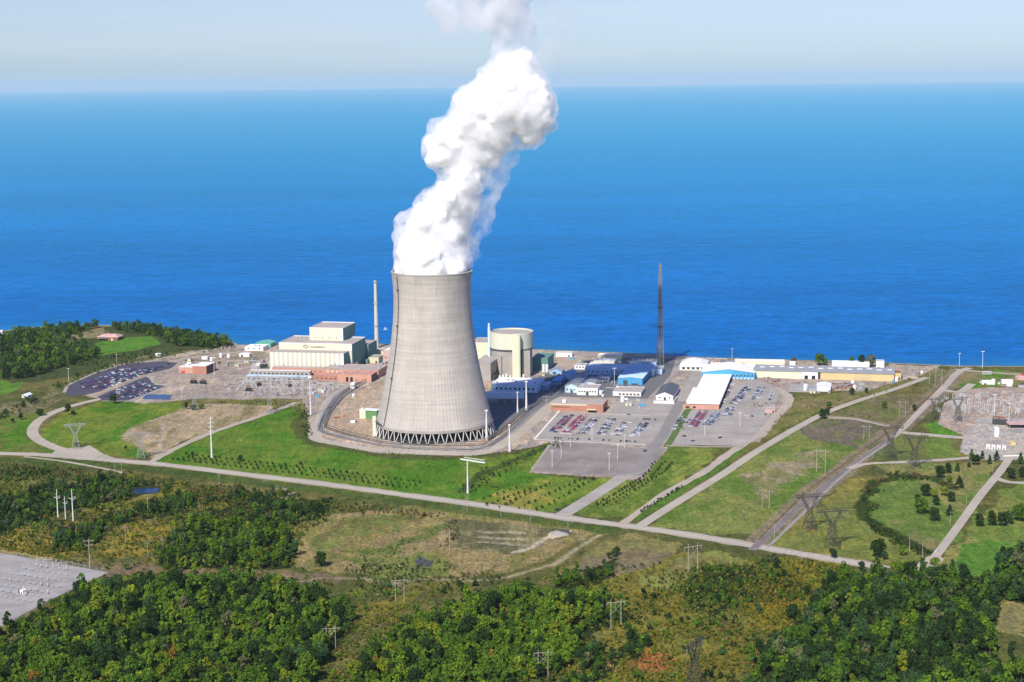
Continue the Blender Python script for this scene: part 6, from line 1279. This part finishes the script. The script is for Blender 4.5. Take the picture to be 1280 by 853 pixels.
S1 = [(OLV, 4), (OLVD, 1.8), (GOLDD, 2.4), (DARK, .8), (BRN, .5), (GREEN, 1.6), (DRY, .9), (MID, .8), (LIME, .6)]; S2 = [(GOLDB, 1.8), (GOLDD, 2.5), (OLV, 3), (LIME, 1), (GREEN, 1.8), (DARK, 1), (DRY, .6), (RUST, .15)]; S3 = [(DARK, 4), (OLVD, 3), (GREEN, 1), (BRN, 1)]; S4 = [(DRY, 2), (OLV, 2), (GOLDD, 1.5), (PALE, .6), (OLVD, 1)]
BUSH = [
 ([(430,700),(470,690),(500,672),(520,668),(512,684),(480,700),(450,708)], 6, S1, (.5,1.1), .6), ([(640,690),(700,680),(760,668),(800,672),(760,690),(700,705),(650,715)], 6.5, S4, (.3,.8), .5),
 ([(-60,930),(-60,590),(0,588),(120,600),(300,622),(420,640),(365,700),(430,760),(430,930)], 8, BIGB, (1.2,2.6), .12),
 ([(400,930),(440,740),(640,735),(860,705),(1060,712),(1010,760),(930,820),(920,930)], 8.5, BIGB, (1.2,2.6), .12),
 ([(-60,930),(-60,580),(0,578),(120,588),(300,612),(480,640),(400,650),(365,700),(430,760),(430,930)], 3.3, S1, (.4,1.4), .72),
 ([(380,930),(440,730),(640,730),(860,700),(1060,708),(1010,760),(930,820),(920,930)], 3.3, S1, (.4,1.3), .66),
 ([(700,930),(690,760),(800,735),(870,705),(1010,715),(1040,712),(1000,760),(955,800),(925,930)], 3.6, S2, (.45,1.25), .7),
 ([(930,700),(1060,705),(1040,730),(1000,770),(960,800),(930,760)], 3.4, [(GOLDB, 4), (GOLDD, 2), (LIME, 1.2), (OLV, 2), (GREEN, .6)], (.45,.9), .8),
 ([(100,655),(230,600),(245,618),(130,655)], 3.6, S2, (.4,.8), .6), ([(200,690),(60,700),(0,690),(0,665),(60,660),(170,655),(260,640),(240,660)], 3.6, S2, (.4,.8), .6),
 ([(430,930),(470,800),(570,735),(520,745),(440,790),(380,853),(350,930)], 3.4, S2, (.45,.9), .7),
 ([(780,838),(790,815),(830,812),(848,825),(820,842)], 2.6, [((.24,.085,.03), 4), (AUT, 1)], (.45,.8), .9),
 ([(365,715),(360,665),(400,645),(480,635),(620,632),(750,662),(700,700),(640,720),(540,730),(450,725)], 4.2, S4, (.22,.6), .6),
 ([(430,730),(455,712),(500,700),(560,700),(580,712),(640,722),(640,732),(540,728)], 4.5, S3, (.6,1.2), .6), ([(415,718),(440,708),(500,694),(508,706),(470,722)], 5, [(PALE, 3), (GREYG, 2), (DARK, 2)], (.6,1.1), .6),
 ([(545,680),(560,650),(580,640),(572,665),(556,690)], 4.5, [(BRN, 4), (DARK, 2), (RUST, 1)], (.6,1.1), .8), ([(410,640),(440,630),(560,640),(560,648),(440,642)], 4.5, [(BRN, 3), (DARK, 3), ((.14,.05,.04), 1.5)], (.6,1.2), .8),
 ([(0,600),(0,582),(60,584),(140,594),(300,612),(300,640),(200,625),(100,606)], 4.2, [(DARK, 4), (OLVD, 3), (BRN, 2), (GREEN, 1)], (.7,1.5), .7),
 # ditches and verges
 ([(365,512),(372,506),(386,512),(384,530),(390,548),(376,545),(372,530)], 5, S3, (.7,1.3), .8), ([(388,550),(470,566),(560,571),(640,568),(640,573),(560,575),(470,572),(385,556)], 6, [(OLVD, 3), (BRN, 1.5), (OLV, 2)], (.35,.7), .6),
 ([(575,615),(600,592),(640,574),(690,553),(705,551),(690,563),(650,580),(612,600),(585,615)], 5, S3, (.6,1.2), .85), ([(235,501),(380,500),(395,512),(345,507),(250,505)], 6, S3, (.5,1.0), .5),
 ([(1080,650),(1076,625),(1092,603),(1120,592),(1165,596),(1190,610),(1186,615),(1160,602),(1120,598),(1098,610),(1086,628),(1090,648),(1125,672),(1165,690),(1158,696),(1110,672)], 3.6, S3, (.7,1.5), .95),
 ([(20,520),(60,492),(110,465),(170,448),(235,440),(235,444),(180,455),(110,475),(85,490),(70,503),(30,516)], 6.5, S1, (.5,1.1), .5), ([(1000,500),(985,492),(1100,485),(1160,466),(1190,462),(1150,500),(1100,530),(1050,520)], 8, S1, (.4,.9), .35),
 ([(985,505),(1050,505),(1000,527),(960,545),(965,525)], 6, S1, (.4,.8), .5), ([(845,540),(856,515),(860,516),(850,540)], 4, [(AUT, 1), (GREEN, 2), (DARK, 1)], (.5,.9), .8), ([(935,505),(975,502),(978,508),(935,512)], 4, [(DARK,1),(GREEN,2),(GOLDD,1)], (.4,.8), .7),
 ([(1170,800),(1215,752),(1340,752),(1340,860),(1240,830)], 6, S4, (.4,.9), .35), ([(950,690),(1060,702),(1060,712),(940,705)], 4, S2, (.4,.9), .6), ([(1120,705),(1280,735),(1280,745),(1100,722)], 5, S1, (.5,1.1), .6),
 ([(60,437),(0,443),(0,425),(80,408),(115,420),(105,432)], 9, DK, (.7,1.5), .35)]
VV, CC = [], []; nb = 0
for bi, (poly, sp, pal, size, keep) in enumerate(BUSH):
    pts, cols_, ss = bushes(poly, sp, 1200 + bi * 7, pal, size, keep); nb += len(pts); g = np.random.default_rng(bi)
    for v in range(4):
        m = g.integers(0, 4, len(pts)) == 0 if False else (np.arange(len(pts)) % 4 == v)
        if not m.any(): continue
        V, _, Cc = bt[v]; p = pts[m]; s = ss[m]; a = g.random(len(p)) * 6.28; c, sn = np.cos(a), np.sin(a); zs_ = s * g.uniform(.7, 1.4, len(p))
        X = (V[None, :, 0]*c[:, None] - V[None, :, 1]*sn[:, None]) * s[:, None] + p[:, 0:1]; Y = (V[None, :, 0]*sn[:, None] + V[None, :, 1]*c[:, None]) * s[:, None] + p[:, 1:2]; Zz = V[None, :, 2] * zs_[:, None]
        VV.append(np.stack([X, Y, Zz], -1).reshape(-1, 3)); CC.append((Cc[None] * cols_[m][:, None, :] * SHADE).reshape(-1, 3))
VV = np.concatenate(VV); CC = np.concatenate(CC); ug = np_mesh('undergrowth', VV, np.arange(len(VV)).reshape(-1, 4), M['leaf'], CC); ug.color = (1,1,1,1)
tag(ug, 'low bushes, goldenrod and rough brush covering the land below the road', kind='stuff'); print('bushes', nb)
